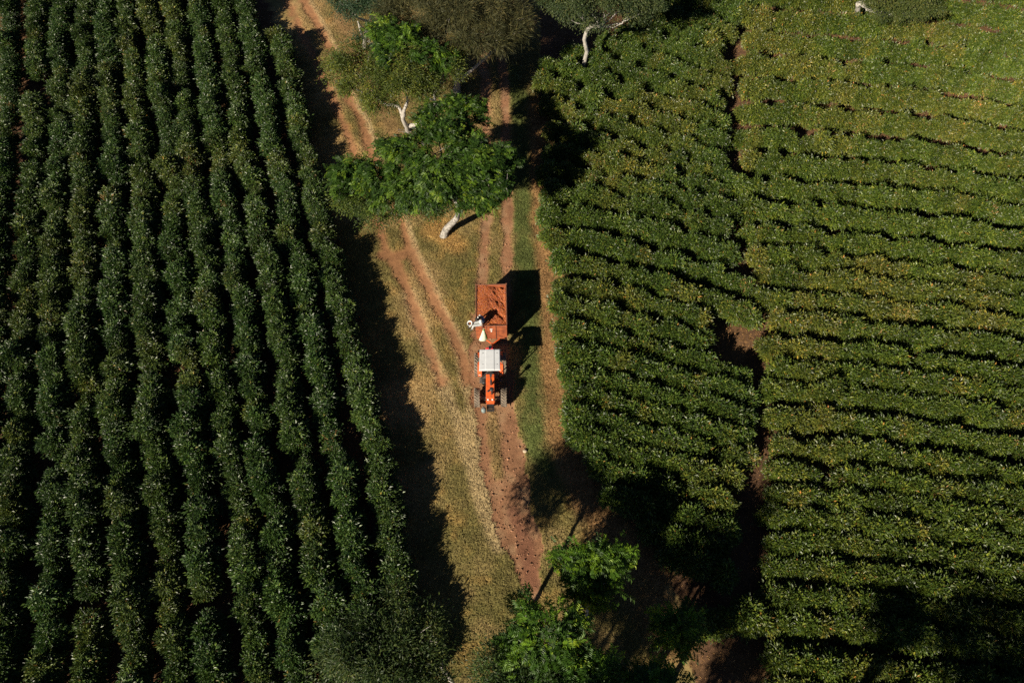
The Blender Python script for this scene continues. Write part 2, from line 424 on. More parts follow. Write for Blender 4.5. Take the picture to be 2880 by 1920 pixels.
gx = np.concatenate([[-700, -400, -250, -150, -100], axis_coords(-70, -19, 11, 75, .1, .6), [100, 150, 250, 400, 700]])
gy = np.concatenate([[-500, -250, -120, -60, -30], axis_coords(-12, -1, 60, 75, .12, .6), [100, 150, 250, 450, 900]])
X, Y = np.meshgrid(gx, gy); sx, sy = X.ravel(), Y.ravel()
F = ground_fields(sx, sy)
gc = ground_colour(sx, sy, F)
gz = ground_z(sx, sy, F['dirt'], F['side'])
nx, ny = len(gx), len(gy)
idx = np.arange(nx * ny).reshape(ny, nx)
quads = np.stack([idx[:-1, :-1], idx[:-1, 1:], idx[1:, 1:], idx[1:, :-1]], -1).reshape(-1, 4)
fd = F['dirt'][quads].mean(1); fs = F['side'][quads].mean(1)
fn = vnoise(sx, sy, .22, 81)[quads].mean(1) * .3 - .15
which = np.where(fd + fn > .5, 1, np.where(fs + fn > .5, 2, 0))
GV = np.stack([sx, sy, gz], 1)
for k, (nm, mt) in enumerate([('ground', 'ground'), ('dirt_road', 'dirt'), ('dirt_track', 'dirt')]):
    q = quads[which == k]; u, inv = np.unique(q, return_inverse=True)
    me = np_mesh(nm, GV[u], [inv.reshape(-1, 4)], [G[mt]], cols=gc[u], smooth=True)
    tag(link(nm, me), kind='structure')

# ------------------------------------------------------------------ grass, leaf litter, gravel (nobody could count them)
def blades(name, n, box, keep, length, width, colour, mat, lean=.9, kind='stuff', label=None, cat=None):
    x = rng.uniform(box[0], box[1], n); y = rng.uniform(box[2], box[3], n)
    f = ground_fields(x, y); p = keep(f, x, y); k = rng.random(n) < p
    x, y = x[k], y[k]; f = {a: b[k] for a, b in f.items()}
    n = len(x); c = colour(x, y, f)
    z = ground_z(x, y, f['dirt'], f['side']) - .01
    a = rng.uniform(0, 2 * np.pi, n)
    d = np.stack([np.cos(a) * lean, np.sin(a) * lean, rng.uniform(.35, 1.0, n)], 1)
    L = length * rng.uniform(.6, 1.4, n); W = width * rng.uniform(.7, 1.4, n)
    nn = nrm(np.stack([-np.cos(a), -np.sin(a), np.full(n, 1.)], 1) + rng.normal(0, .3, (n, 3)))
    V, Q = leaves(np.stack([x, y, z], 1), d, nn, L, W, .15, .35)
    cc = np.repeat(np.clip(c * rng.uniform(.65, 1.4, (n, 1)), .01, .9), 4, 0)
    o = link(name, np_mesh(name, V, [Q], [G[mat]], cols=cc))
    return tag(o, label, cat, None, kind)

def grass_keep(f, x, y):
    return np.clip(1 - f['dirt'] * 1.05, 0, 1) * np.clip(1 - f['side'] * 1.05, 0, 1) * (1 - f['bare'] * .7) * (1 - f['litter'] * .75) * (1 - np.maximum(f['lf'], f['rf']) * .93) * (.45 + .75 * fbm(x, y, 1.2, 91))
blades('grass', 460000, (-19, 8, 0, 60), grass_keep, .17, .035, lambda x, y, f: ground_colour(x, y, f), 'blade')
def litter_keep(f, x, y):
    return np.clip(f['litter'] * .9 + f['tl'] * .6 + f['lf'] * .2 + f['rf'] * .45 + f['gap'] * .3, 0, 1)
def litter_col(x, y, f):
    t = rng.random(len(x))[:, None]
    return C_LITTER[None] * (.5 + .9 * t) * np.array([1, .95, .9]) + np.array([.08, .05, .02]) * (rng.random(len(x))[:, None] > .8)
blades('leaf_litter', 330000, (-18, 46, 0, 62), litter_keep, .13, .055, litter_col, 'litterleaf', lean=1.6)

gr = MB(); n = 0
bmI = bmesh.new(); bmesh.ops.create_icosphere(bmI, subdivisions=1, radius=1)
IV = np.array([v.co[:] for v in bmI.verts]); IT = np.array([[v.index for v in f.verts] for f in bmI.faces]); bmI.free()
x = rng.uniform(-5, 3, 9000); y = rng.uniform(3, 30, 9000); f = ground_fields(x, y)
k = (f['dirt'] > .55) & (rng.random(9000) < .45); x, y = x[k], y[k]; zz = ground_z(x, y, f['dirt'][k], f['side'][k])
cc = []
for i in range(len(x)):
    r = .022 + .045 * rng.random() ** 3
    gr.add(IV * (r * rng.uniform(.7, 1.3, 3)) * (1 + rng.normal(0, .12, (len(IV), 1))) + np.array([x[i], y[i], zz[i] + r * .3]), T=IT)
    cc.append(np.tile(np.array([.36, .19, .11]) * rng.uniform(.35, 1.25), (len(IV), 1)))
me = np_mesh('gravel', np.vstack(gr.V), [np.vstack(gr.T)], [G['litterleaf']], cols=np.vstack(cc)); tag(link('gravel', me), kind='stuff')
# ------------------------------------------------------------------ coffee bushes
def bush_mesh(name, seed, rx, ry, h, nclump, per, llen, twigs=16, dead=0.0, low=.25):
    r = np.random.default_rng(seed)
    th = r.uniform(0, 2 * np.pi, nclump); ct = r.uniform(-.55, 1, nclump); st = np.sqrt(1 - ct ** 2)
    rad = r.uniform(.62, 1.0, nclump) ** .6
    lob = 1 + .22 * np.sin(3 * th + r.uniform(0, 6)) + .15 * np.sin(5 * th + r.uniform(0, 6))
    hc = (h + low) / 2; hz = (h - low) / 2
    C = np.stack([rx * st * np.cos(th) * lob * rad, ry * st * np.sin(th) * lob * rad, hc + hz * ct * rad * r.uniform(.85, 1.12, nclump)], 1)
    n = nclump * per
    c0 = np.repeat(C, per, 0); o = r.normal(0, .105, (n, 3))
    c = c0 + o
    out = nrm(c - np.array([0, 0, hc * .7]))
    d = nrm(nrm(o) * .7 + out * .8 + r.normal(0, .35, (n, 3)) + np.array([0, 0, -.35]))
    up = nrm(out * .55 + np.array([0, 0, .9]) + r.normal(0, .38, (n, 3)))
    L = llen * r.uniform(.6, 1.3, n)
    V, Q = leaves(c, d, up, L, L * r.uniform(.36, .5, n), .16, .22)
    keep = np.ones(n, bool)
    if dead: keep = r.random(n) > dead
    V = V.reshape(n, 4, 3)[keep].reshape(-1, 3); Q = np.arange(len(V)).reshape(-1, 4)
    tint = np.clip(np.repeat(r.random(nclump), per)[keep] * .45 + r.random(keep.sum()) * .42 + (r.random(keep.sum()) > .965) * .35, 0, 1)
    mb = MB()
    for i in r.choice(nclump, twigs, replace=False):
        e = C[i] * np.array([1.05, 1.05, 1.03]); b = np.array([r.normal(0, .05), r.normal(0, .05), 0])
        m = (b + e) / 2 + np.array([0, 0, .15]) + r.normal(0, .05, 3)
        mb.tube(smooth_line([b, m, e], 3), [.022, .012, .006] if not dead else [.025, .02, .013], 3, cap=False)
    TV = np.vstack(mb.V); TQ = np.vstack(mb.Q)
    me = np_mesh(name, np.vstack([V, TV]), [np.vstack([Q, TQ + len(V)])], [G['coffee'], G['deadtwig'] if dead else G['twig']],
                 midx=np.concatenate([np.zeros(len(Q)), np.ones(len(TQ))]), attrs={'tint': np.concatenate([tint, np.zeros(len(TQ))])})
    return me

TALL = [bush_mesh('coffee_bush', 100 + i, .56, .57, 1.9 + .1 * (i % 4), 88, 22, .165) for i in range(9)]
TALL_DEAD = [bush_mesh('coffee_bush', 150 + i, .56, .58, 1.85, 80, 22, .15, twigs=45, dead=.6) for i in range(2)]
LOWB = [bush_mesh('coffee_bush', 200 + i, .50, .50, 1.45 + .06 * (i % 4), 84, 20, .165, low=.1) for i in range(9)]
LOW_DEAD = [bush_mesh('coffee_bush', 250 + i, .5, .5, 1.45, 100, 22, .15, twigs=55, dead=.6, low=.1) for i in range(3)]

GAPS = [(452, 415, 32), (110, 1090, 38), (603, 1535, 42), (582, 1715, 42), (528, 1052, 26), (160, 1300, 34), (1067, 1345, 9), (845, 1292, 20), (265, 1705, 24), (940, 430, 18), (95, 250, 45), (75, 470, 38), (130, 1500, 24),
        (2050, 1008, 46), (2395, 352, 20), (2330, 350, 18), (1642, 200, 30), (1645, 175, 20), (2560, 1035, 34), (2320, 1345, 26), (1940, 285, 16), (2400, 785, 16), 
        (1720, 345, 18), (2770, 625, 24), (1705, 1445, 30)]

def in_gap(p, zc, gaps):
    return any(np.hypot(*(p[:2] - g[:2])) < g[3] for g in gaps)
GAPW = []
for u, v, r in GAPS:
    a = gp(u, v, .9); b = gp(u + r, v, .9); GAPW.append((a[0], a[1], 0, np.linalg.norm(b - a)))

def hedge(pts_px, z, step, meshes, dead, label, group, jit, p_dead, hue, scale=1.0, edge_wob=.12, dryk=1.0, vmin=.74, miss=.012, zk=1.0, trim=0):
    line = np.array([gp(u, v, z)[:2] for u, v in pts_px])
    line = smooth_line(line, 6)
    pts = resample(line, step)
    if trim: pts = pts[:-trim]
    if len(pts) < 2: return None
    mid = pts[len(pts) // 2]
    root = tag(empty('coffee_hedge', (mid[0], mid[1], 0)), label, 'hedge', group)
    ph = rng.uniform(0, 9)
    for i, p in enumerate(pts):
        t = pts[min(i + 1, len(pts) - 1)] - pts[max(i - 1, 0)]; nrml = np.array([-t[1], t[0]]) / (np.hypot(*t) + 1e-9)
        q = p + nrml * (rng.normal(0, jit) + edge_wob * math.sin(i * .55 + ph)) + rng.normal(0, .08, 2)
        if in_gap(q, z, GAPW) or rng.random() < miss: continue
        dry = float(np.clip((fbm(q[0], q[1], 6.0, 301) - .56) * 5, 0, 1))
        isd = rng.random() < p_dead * (.5 + 3 * dry)
        me = dead[rng.integers(len(dead))] if isd else meshes[rng.integers(len(meshes))]
        b = bpy.data.objects.new('coffee_bush', me); COL.objects.link(b); b.parent = root
        s = scale * rng.uniform(vmin, 1.18)
        b.location = (q[0] - mid[0], q[1] - mid[1], float(ground_z(np.array([q[0]]), np.array([q[1]]))[0]) - .05)
        b.rotation_euler = (rng.normal(0, .05), rng.normal(0, .05), rng.uniform(0, 6.28))
        b.scale = (s * rng.uniform(.9, 1.1), s * rng.uniform(.9, 1.1), s * zk * rng.uniform(.88, 1.1))
        k = rng.uniform(.8, 1.25); dr = max(dry * rng.uniform(.3, 1.0), (rng.random() < .05) * .7) * dryk
        c = np.array(hue) * k * (1 - dr) + np.array([2.6, 1.75, 1.3]) * dr
        b.color = (*np.clip(c, 0, 4), 1)
    return root

ORD = 'first second third fourth fifth sixth seventh eighth ninth tenth eleventh twelfth thirteenth fourteenth fifteenth sixteenth seventeenth eighteenth nineteenth twentieth'.split()
def ordinal(i):
    if i < 20: return ORD[i]
    return 'twenty-' + ORD[i - 20] if i < 29 else 'thirtieth'

VS = [60, 400, 800, 1200, 1500, 1850]
LROWS = [[770, 849, 939, 1041, 1097, 1150], [696, 768, 849, 921, 987, 1050], [630, 681, 765, 829, 883, 940], [561, 605, 673, 724, 775, 832], [490, 530, 582, 628, 689, 714],
         [423, 474, 497, 538, 571, 592], [357, 390, 408, 423, 462, 490], [296, 311, 319, 326, 352, 367], [232, 232, 235, 232, 240, 240], [168, 166, 145, 143, 148, 122],
         [100, 88, 70, 40, 20, -5], [25, 8, -12, -50, -85, -120], [-40, -70, -105, -145, -190, -235], [-105, -145, -190, -240, -300, -350]]
for i, r in enumerate(LROWS):
    p = list(zip(r, VS))
    s0 = (r[1] - r[0]) / 340; s1 = (r[5] - r[4]) / 350
    if i == 0: p[0] = (778, 95); p = p[:-1] + [(1128, 1690), (1172, 1900)]
    else: p = [(r[0] - s0 * 190, -130)] + p + [(r[5] + s1 * 150, 2000)]
    if i > 11: continue
    lab = 'dark glossy coffee hedge edging the shaded verge of the left-hand grass track' if i == 0 else \
        f'{ordinal(i)} dark coffee hedge in the left field, counted from the grass track'
    hedge(p, 1.5, .66, TALL, TALL_DEAD, lab, 'coffee hedges of the left field', .09, .05, (.82, 1.05, .92) if i % 2 else (.9, 1.06, .88), edge_wob=.04 if i == 0 else .08, dryk=.45, zk=.86 if i == 0 else 1.0, vmin=.9 if i == 0 else .8, miss=.0 if i == 0 else .012)

LB = [[(1720, -60), (1850, -50), (2085, -5)], [(1740, -15), (1850, 0), (2080, 45)], [(1770, 25), (1860, 40), (2075, 92)],  # left block of the right field, top to bottom (photo pixels on the canopy)
 [(1790, 60), (1867, 86), (2010, 117), (2062, 140)],
 [(1740, 78), (1803, 98), (1899, 128), (1994, 166), (2045, 190)],
 [(1690, 115), (1742, 133), (1819, 156), (1915, 190), (2036, 238)],
 [(1610, 140), (1675, 166), (1771, 205), (1851, 234), (1925, 270), (2040, 300)],
 [(1540, 185), (1600, 208), (1691, 241), (1803, 270), (1883, 299), (1978, 333), (2050, 357)],
 [(1522, 236), (1643, 268), (1723, 297), (1819, 335), (1946, 368), (2045, 394)],
 [(1535, 300), (1600, 316), (1666, 341), (1771, 379), (1867, 402), (1962, 436), (2050, 461)],
 [(1550, 355), (1659, 390), (1730, 418), (1819, 440), (1946, 475), (2050, 505)],
 [(1555, 420), (1612, 441), (1691, 466), (1787, 486), (1915, 513), (2045, 548)],
 [(1530, 495), (1620, 510), (1740, 520), (1899, 551), (1978, 568), (2074, 596)],
 [(1545, 550), (1680, 552), (1819, 580), (1978, 624), (2070, 646)],
 [(1538, 596), (1580, 594), (1723, 620), (1915, 662), (2058, 704), (2085, 722)],
 [(1545, 650), (1660, 676), (1819, 721), (1978, 763), (2110, 812)],
 [(1580, 735), (1620, 742), (1723, 775), (1883, 821), (2042, 866), (2125, 892)],
 [(1584, 800), (1723, 836), (1803, 862), (1915, 891), (2010, 932)],
 [(1572, 862), (1691, 892), (1803, 916), (1915, 948), (2000, 980)],
 [(1578, 925), (1723, 948), (1851, 972), (1978, 1012), (2120, 1050)],
 [(1590, 990), (1723, 1018), (1851, 1050), (1978, 1085), (2128, 1130)],
 [(1600, 1050), (1723, 1080), (1851, 1112), (1990, 1150), (2128, 1190)],
 [(1612, 1105), (1755, 1142), (1883, 1174), (2010, 1204), (2125, 1246)],
 [(1615, 1165), (1723, 1198), (1883, 1236), (2000, 1268), (2120, 1305)],
 [(1622, 1228), (1723, 1258), (1819, 1290), (1960, 1322), (2100, 1362)],
 [(1680, 1298), (1755, 1335), (1850, 1372), (1950, 1400), (2090, 1428)],
 [(1712, 1385), (1790, 1402), (1870, 1430), (1960, 1460), (2080, 1486)],
 [(1830, 1480), (1950, 1520), (2070, 1545)],
 [(1880, 1560), (1960, 1585), (2070, 1610)]]
xs_ = np.linspace(1500, 2140, 17)      # even out the spacing of the traced rows
YS = []
for p in LB:
    q = np.array(p, float); c = np.polyfit(q[:, 0], q[:, 1], 1)
    YS.append(np.where((xs_ < q[0, 0]) | (xs_ > q[-1, 0]), np.clip(np.interp(xs_, q[:, 0], q[:, 1]) + c[0] * (np.minimum(xs_ - q[0, 0], 0) + np.maximum(xs_ - q[-1, 0], 0)), -400, 2400), np.interp(xs_, q[:, 0], q[:, 1])))
YS = np.array(YS)
for _ in range(3): YS[1:-1] = .25 * YS[:-2] + .5 * YS[1:-1] + .25 * YS[2:]
for k in range(2, len(xs_) - 2): pass
LB = [[(x, float(np.interp(x, xs_, YS[i]))) for x in np.linspace(p[0][0], p[-1][0] + rng.normal(-8, 14), 7)] for i, p in enumerate(LB)]
for i, p in enumerate(LB):
    lab = f'{ordinal(i)} low coffee hedge from the top, between the dirt road and the field gap'
    hedge(p, 1.2, .5, LOWB, LOW_DEAD, lab, 'low coffee hedges beside the dirt road', .045, .06, (1.12, 1.2, .76), edge_wob=.035, dryk=.85, zk=1.15, miss=.004, vmin=.9, trim=1 if i > 12 else 0)

RB = []   # right block: canopy height of each row at three columns of the photo
for ya, yb in [(-75, -60), (-5, 15), (60, 82), (125, 147), (190, 213), (255, 281), (327, 352), (400, 426), (470, 496), (538, 562), (605, 634), (672, 706), (732, 770), (788, 822), (848, 878), (914, 946), (984, 1022), (1042, 1076), (1104, 1140),
               (1180, 1214), (1262, 1300), (1332, 1368), (1400, 1436), (1462, 1494), (1526, 1558), (1600, 1640), (1682, 1716), (1755, 1798), (1866, 1900), (1945, 1990)]:
    x0 = float(np.interp(ya, [-75, 300, 640, 760, 900, 1200, 1320, 1500, 1680, 1740, 1760, 1870], [2118, 2085, 2105, 2135, 2168, 2176, 2186, 2190, 2175, 2115, 2130, 2190]))
    x0 += rng.normal(0, 13)
    RB.append([(x0, ya - 14 - (2180 - x0) * .03), (2230, ya - 6), (2300, ya), (2440, ya + .45 * (yb - ya)), (2600, yb), (2740, yb + 20), (3090, yb + 80)])
RB.insert(28, [(1955, 1775), (2040, 1752), (2110, 1742)])
for i, p in enumerate(RB):
    lab = f'{ordinal(i)} yellowish-green low coffee hedge from the top, right of the field gap' if i < 29 else f'{ordinal(len(RB)-1-i)} yellowish-green low coffee hedge from the bottom, right of the field gap'
    hedge(p, 1.2, .5, LOWB, LOW_DEAD, lab, 'low coffee hedges beyond the field gap', .05, .07, (1.3, 1.27, .70), edge_wob=.045, dryk=1.0, vmin=.88, miss=.006, zk=1.1)
# ------------------------------------------------------------------ trees
LEAF = {  # length, width ratio, leaves per clump, clump radius
 'pinnate': (.20, .36, 63, .30), 'olive': (.15, .36, 60, .34), 'needle': (.38, .085, 62, .42), 'gum': (.16, .34, 54, .34)}

def crown_mesh(kind, blobs, origin, seed, mat, dens=1.0):
    """blobs: (centre xyz, rx, ry, rz, clumps)"""
    r = np.random.default_rng(seed)
    ll, wr, per, cr = LEAF[kind]
    CC = []; blobs = [(c, rx * 1.12, ry * 1.12, rz * 1.1, int(n * dens * (2.0 if kind == 'pinnate' else 1.35))) for c, rx, ry, rz, n in blobs]
    for c, rx, ry, rz, n in blobs:
        ax = np.array([rx, ry, rz]); ns_ = 9      # each limb carries a few leafy pads, so light and gaps get in between
        d = nrm(r.normal(0, 1, (ns_, 3))); d[:, 2] = np.where(d[:, 2] < -.25, -d[:, 2], d[:, 2])
        S = np.asarray(c) + d * r.uniform(.45, 1.0, (ns_, 1)) * ax
        w_ = r.integers(0, ns_, n); sr = r.uniform(.2, .36, ns_)[w_][:, None]
        o = nrm(r.normal(0, 1, (n, 3))) * r.uniform(.3, 1.1, (n, 1)); o[:, 2] *= .7
        CC.append(S[w_] + o * sr * rx)
    C = np.vstack(CC); cen = C.mean(0)
    n = len(C) * per; c0 = np.repeat(C, per, 0)
    sz = np.repeat(r.uniform(.5, 1.35, len(C)), per)[:, None]
    tb = np.repeat(r.random(len(C)) ** 1.6, per)
    if kind == 'pinnate':   # sprays: leaflets in two ranks along a short drooping stalk
        sub = 9; ns = len(C) * per // sub
        sc = np.repeat(C, per // sub + 1, 0)[:ns] + r.normal(0, cr * .75, (ns, 3)) * np.array([1, 1, .6])
        ax = nrm(nrm(sc - cen) * np.array([1, 1, .3]) + r.normal(0, .55, (ns, 3)) + np.array([0, 0, -.1]))
        nn = nrm(np.array([0, 0, 1.]) + r.normal(0, .28, (ns, 3)))
        sd = nrm(np.cross(nn, ax)); cs, ds, us, tt = [], [], [], []
        for k in range(sub):
            t = (k // 2) / (sub / 2); s = (-1) ** k
            cs.append(sc + ax * t * .38 - nn * .10 * t * t); ds.append(ax * .55 + sd * s * .9 - nn * .15); us.append(nn)
            tt.append(r.random(ns))
        c = np.vstack(cs); d = np.vstack(ds); up = np.vstack(us) + r.normal(0, .15, c.shape); n = len(c)
        tint = np.clip(np.tile(np.repeat(r.random(len(C)) ** 2.2, per // sub + 1)[:ns], sub) * .8 + np.concatenate(tt) * .25, 0, 1)
        L = ll * r.uniform(.75, 1.25, n); V, Q = leaves(c, d, up, L, L * wr, .08, .2)
    else:
        o = r.normal(0, 1, (n, 3)) * cr * .8 * sz * np.array([1, 1, .75])
        c = c0 + o; out = nrm(c - cen)
        if kind == 'needle':
            d = nrm(nrm(o) + out * .5 + r.normal(0, .3, (n, 3)) + np.array([0, 0, -.25]))
        else:
            d = nrm(nrm(o) * .8 + out * .4 + r.normal(0, .4, (n, 3)) + np.array([0, 0, -.45 if kind == 'gum' else -.15]))
        up = nrm(out * .4 + np.array([0, 0, .8]) + r.normal(0, .45, (n, 3)))
        L = ll * r.uniform(.6, 1.3, n); V, Q = leaves(c, d, up, L, L * wr, .14, .2)
        tint = np.clip(tb * .66 + r.random(n) * .32, 0, 1)
    return np_mesh('crown', V - origin, [Q], [G[mat]], attrs={'tint': tint}), C

def tree(name, label, base, trunk, blobs, kind, bark, seed, group=None, limbs=(), mat=None, col=(1, 1, 1), twigs=70, tw=.03, dens=1.0):
    """base, trunk, blobs in photo coordinates (2352 wide) and metres above ground"""
    r = np.random.default_rng(seed)
    b = pp(*base, 0); org = np.array([b[0], b[1], 0.0])
    root = tag(empty(name, tuple(org)), label, 'tree', group)
    bl = [(pp(x, y, z), rr, rr * .95, rr * fl, n) for x, y, z, rr, fl, n in blobs]
    me, C = crown_mesh(kind, bl, org, seed, mat or kind, dens)
    cr = link('crown', me, root); cr.color = (*col, 1)
    mb = MB()
    T = np.array([pp(x, y, z) for x, y, z, _ in trunk]) - org; TR = [q[3] for q in trunk]
    T[0, 2] -= .15
    tl = smooth_line(T, 5)
    tl[1:-1] += r.normal(0, .02, tl[1:-1].shape)
    mb.tube(tl, np.interp(np.linspace(0, 1, len(tl)), np.linspace(0, 1, len(TR)), TR), 10)
    top = T[-1]; rt = TR[-1]
    for lm in limbs:   # drawn limbs: list of (x, y, z, r)
        P = np.array([pp(x, y, z) for x, y, z, _ in lm]) - org
        P = smooth_line(P, 5); mb.tube(P, np.interp(np.linspace(0, 1, len(P)), np.linspace(0, 1, len(lm)), [q[3] for q in lm]), 8)
    ends = [top] + [np.array(pp(*lm[-1][:3])) - org for lm in limbs]
    for c, rx, ry, rz, n in bl:
        e = c - org; e = e - np.array([0, 0, rz * .4]); s = min(ends, key=lambda q: np.linalg.norm(q - e))
        m = (s + e) / 2 + np.array([0, 0, -.12 * np.linalg.norm(e - s)]) + r.normal(0, .12, 3)
        P = smooth_line([s, m, e], 6); P[1:-1] += r.normal(0, .035, P[1:-1].shape)
        mb.tube(P, np.linspace(rt * .45, max(.035, rt * .2), len(P)), 7)
    cen = [c - org - np.array([0, 0, rz * .4]) for c, rx, ry, rz, n in bl]
    for i in r.choice(len(C), min(twigs, len(C)), replace=False):
        e = C[i] - org; s = min(cen, key=lambda q: np.linalg.norm(q - e)) + r.normal(0, .1, 3)
        m = (s + e) / 2 + r.normal(0, .12, 3)
        mb.tube(smooth_line([s, m, e], 4), [tw, tw * .6, tw * .25], 4, cap=False)
    mb.build('trunk', G[bark], root, smooth=True)
    return root

VERGE = 'trees on the grass between the two tracks'
tree('shade_tree', 'wide feathery bright green tree with a mottled leaning trunk on the grass behind the trailer', (1017, 543),
     [(1017, 543, 0, .30), (1024, 530, .5, .25), (1036, 514, 1.2, .22), (1052, 494, 2.1, .19), (1045, 455, 3.6, .19), (1020, 420, 4.9, .17)],
     [(1000, 345, 6.90, 1.7, .45, 44), (905, 360, 6.55, 1.5, .45, 36), (1085, 370, 6.79, 1.6, .45, 40), (1010, 420, 6.08, 1.7, .45, 44), (1120, 420, 6.08, 1.5, .45, 38),
      (930, 430, 5.85, 1.5, .45, 36), (870, 405, 5.97, 1.2, .5, 26), (1060, 310, 6.55, 1.2, .5, 26), (1065, 450, 5.73, .9, .5, 18), (1150, 385, 5.85, .9, .6, 18), (1000, 270, 5.85, 1.2, .5, 22), (1085, 270, 5.85, 1.0, .5, 18), (830, 395, 5.62, .9, .5, 16), (815, 420, 5.73, 1.2, .5, 18), (785, 400, 5.62, .9, .5, 12), (1060, 245, 6.08, 1.1, .5, 20), (1120, 345, 7.72, 1.3, .5, 30), (1160, 430, 6.55, .9, .5, 16), (960, 310, 7.02, 1.3, .5, 26)],
     'pinnate', 'greybark', 21, VERGE, twigs=110, col=(1.1, 1.0, .75), dens=1.35)
tree('shade_tree', 'dull olive tree over the shaded verge, left of the feathery green tree', (872, 505),
     [(872, 505, 0, .16), (868, 490, 1.2, .13), (860, 475, 2.4, .1)],
     [(830, 455, 4.0, 1.5, .6, 60), (880, 470, 3.8, 1.4, .6, 50), (800, 430, 4.0, 1.1, .6, 36), (930, 475, 3.6, 1.1, .6, 32), (850, 490, 3.0, 1.1, .6, 32), (980, 485, 3.4, .8, .6, 16)], 'olive', 'twig', 22, VERGE, col=(1.05, 1.15, .75), dens=1.2)
tree('shade_tree', 'olive-leaved tree with white forked branches standing behind the feathery tree', (938, 300),
     [(938, 300, 0, .19), (932, 288, .8, .17), (926, 272, 1.6, .15), (929, 252, 2.5, .12)],
     [(830, 170, 6.2, 1.9, .6, 80), (900, 185, 6.3, 1.9, .6, 80), (870, 225, 5.2, 1.5, .6, 52), (800, 140, 6.0, 1.5, .6, 50), (960, 190, 6.0, 1.5, .6, 52), (1025, 165, 6.0, 1.4, .6, 46), (930, 150, 6.8, 1.3, .6, 40), (1040, 130, 6.0, 1.1, .6, 30), (790, 185, 5.0, 1.1, .6, 28)],
     'olive', 'whitebark', 23, VERGE, dens=1.25, limbs=[[(926, 272, 1.6, .16), (915, 245, 2.4, .12), (888, 240, 2.8, .09), (870, 228, 3.4, .06)], [(929, 252, 2.5, .13), (936, 228, 3.4, .09), (925, 205, 4.4, .06)],
      [(938, 290, .4, .2), (960, 284, 1.3, .13), (982, 262, 2.1, .12), (1000, 236, 3.0, .10), (985, 226, 3.5, .08), (965, 212, 4.2, .06)], [(1000, 236, 3.0, .1), (996, 216, 3.8, .06)]], col=(1.35, 1.3, .8), twigs=60)
tree('shade_tree', 'vivid green feathery crown rising above the olive tree beside the track', (960, 190),
     [(960, 190, 0, .16), (950, 150, 2, .13), (935, 120, 4, .1)],
     [(890, 72, 7.4, 1.2, .6, 30), (925, 100, 7.5, 1.3, .6, 34), (900, 125, 7.2, 1.1, .6, 26), (980, 125, 7.2, 1.1, .6, 24), (1015, 150, 6.6, .8, .6, 14), (870, 100, 7, .9, .6, 16)], 'pinnate', 'whitebark', 24, VERGE, twigs=40, dens=.9, col=(1.2, 1.1, .75))
tree('shade_tree', 'brownish-olive tree with a pale trunk beside the road, casting long branch shadows', (1050, 212),
     [(1050, 212, 0, .3), (1049, 195, .8, .26), (1052, 175, 1.8, .23), (1046, 150, 3.0, .2), (1040, 115, 4.6, .15)],
     [(1060, 105, 6.3, 1.6, .6, 60), (1110, 90, 6.2, 1.6, .6, 54), (1020, 70, 6.8, 1.6, .6, 56), (1160, 85, 5.8, 1.3, .6, 36), (1180, 55, 6.2, 1.3, .6, 36)],
     'needle', 'whitebark', 25, VERGE, limbs=[[(1049, 190, 1.0, .17), (1085, 160, 2.6, .12), (1130, 120, 4.2, .09)]], twigs=60)
tree('shade_tree', 'bluish-green tree with bare white branches beside the left track', (836, 112),
     [(836, 112, 0, .22), (838, 95, .9, .2), (842, 75, 2, .17), (845, 50, 3.4, .14)],
     [(815, 25, 6, 1.4, .6, 44), (870, 15, 6.3, 1.5, .6, 46), (845, 90, 3.6, 1.1, .6, 26), (800, -5, 6, 1.3, .6, 34), (885, 60, 5.0, 1.0, .6, 22), (840, -25, 6.5, 1.5, .6, 40)], 'gum', 'whitebark', 26, VERGE,
     limbs=[[(845, 50, 3.4, .12), (828, 44, 4.4, .09), (808, 34, 5.6, .06)], [(845, 50, 3.4, .11), (858, 38, 5.2, .08), (868, 34, 6.2, .05)], [(842, 70, 2.2, .1), (830, 62, 3.0, .07), (822, 50, 4.2, .05)], [(852, 44, 4.4, .08), (850, 30, 6.4, .05)]], col=(.85, 1.05, 1.2), twigs=30)
tree('shade_tree', 'brown-green wispy tree with a broad crown at the top edge of the photo', (985, 120),
     [(985, 120, 0, .24), (980, 90, 1.8, .2), (975, 50, 4, .15)],
     [(940, 20, 7.0, 1.7, .6, 64), (990, 30, 7.2, 1.8, .6, 68), (1050, 20, 7.2, 1.8, .6, 68), (960, -20, 7.4, 1.9, .6, 60), (1030, -25, 7.4, 1.9, .6, 60), (900, 30, 6.6, 1.3, .6, 36), (960, 70, 5.8, 1.2, .6, 30)], 'needle', 'twig', 27, VERGE, twigs=50)
tree('shade_tree', 'wispy brown-green tree overhanging the road at the top edge of the photo', (1135, 118),
     [(1135, 118, 0, .22), (1132, 90, 1.6, .19), (1130, 55, 3.6, .14)],
     [(1120, 25, 6.6, 1.6, .6, 56), (1170, 20, 6.4, 1.5, .6, 50), (1100, -15, 7, 1.6, .6, 50), (1150, 60, 5.4, 1.2, .6, 34), (1085, 45, 6.4, 1.2, .6, 34), (1160, -30, 7, 1.6, .6, 40)], 'needle', 'twig', 28, VERGE, twigs=50)
FT = 'pale-trunked trees among the low hedges'
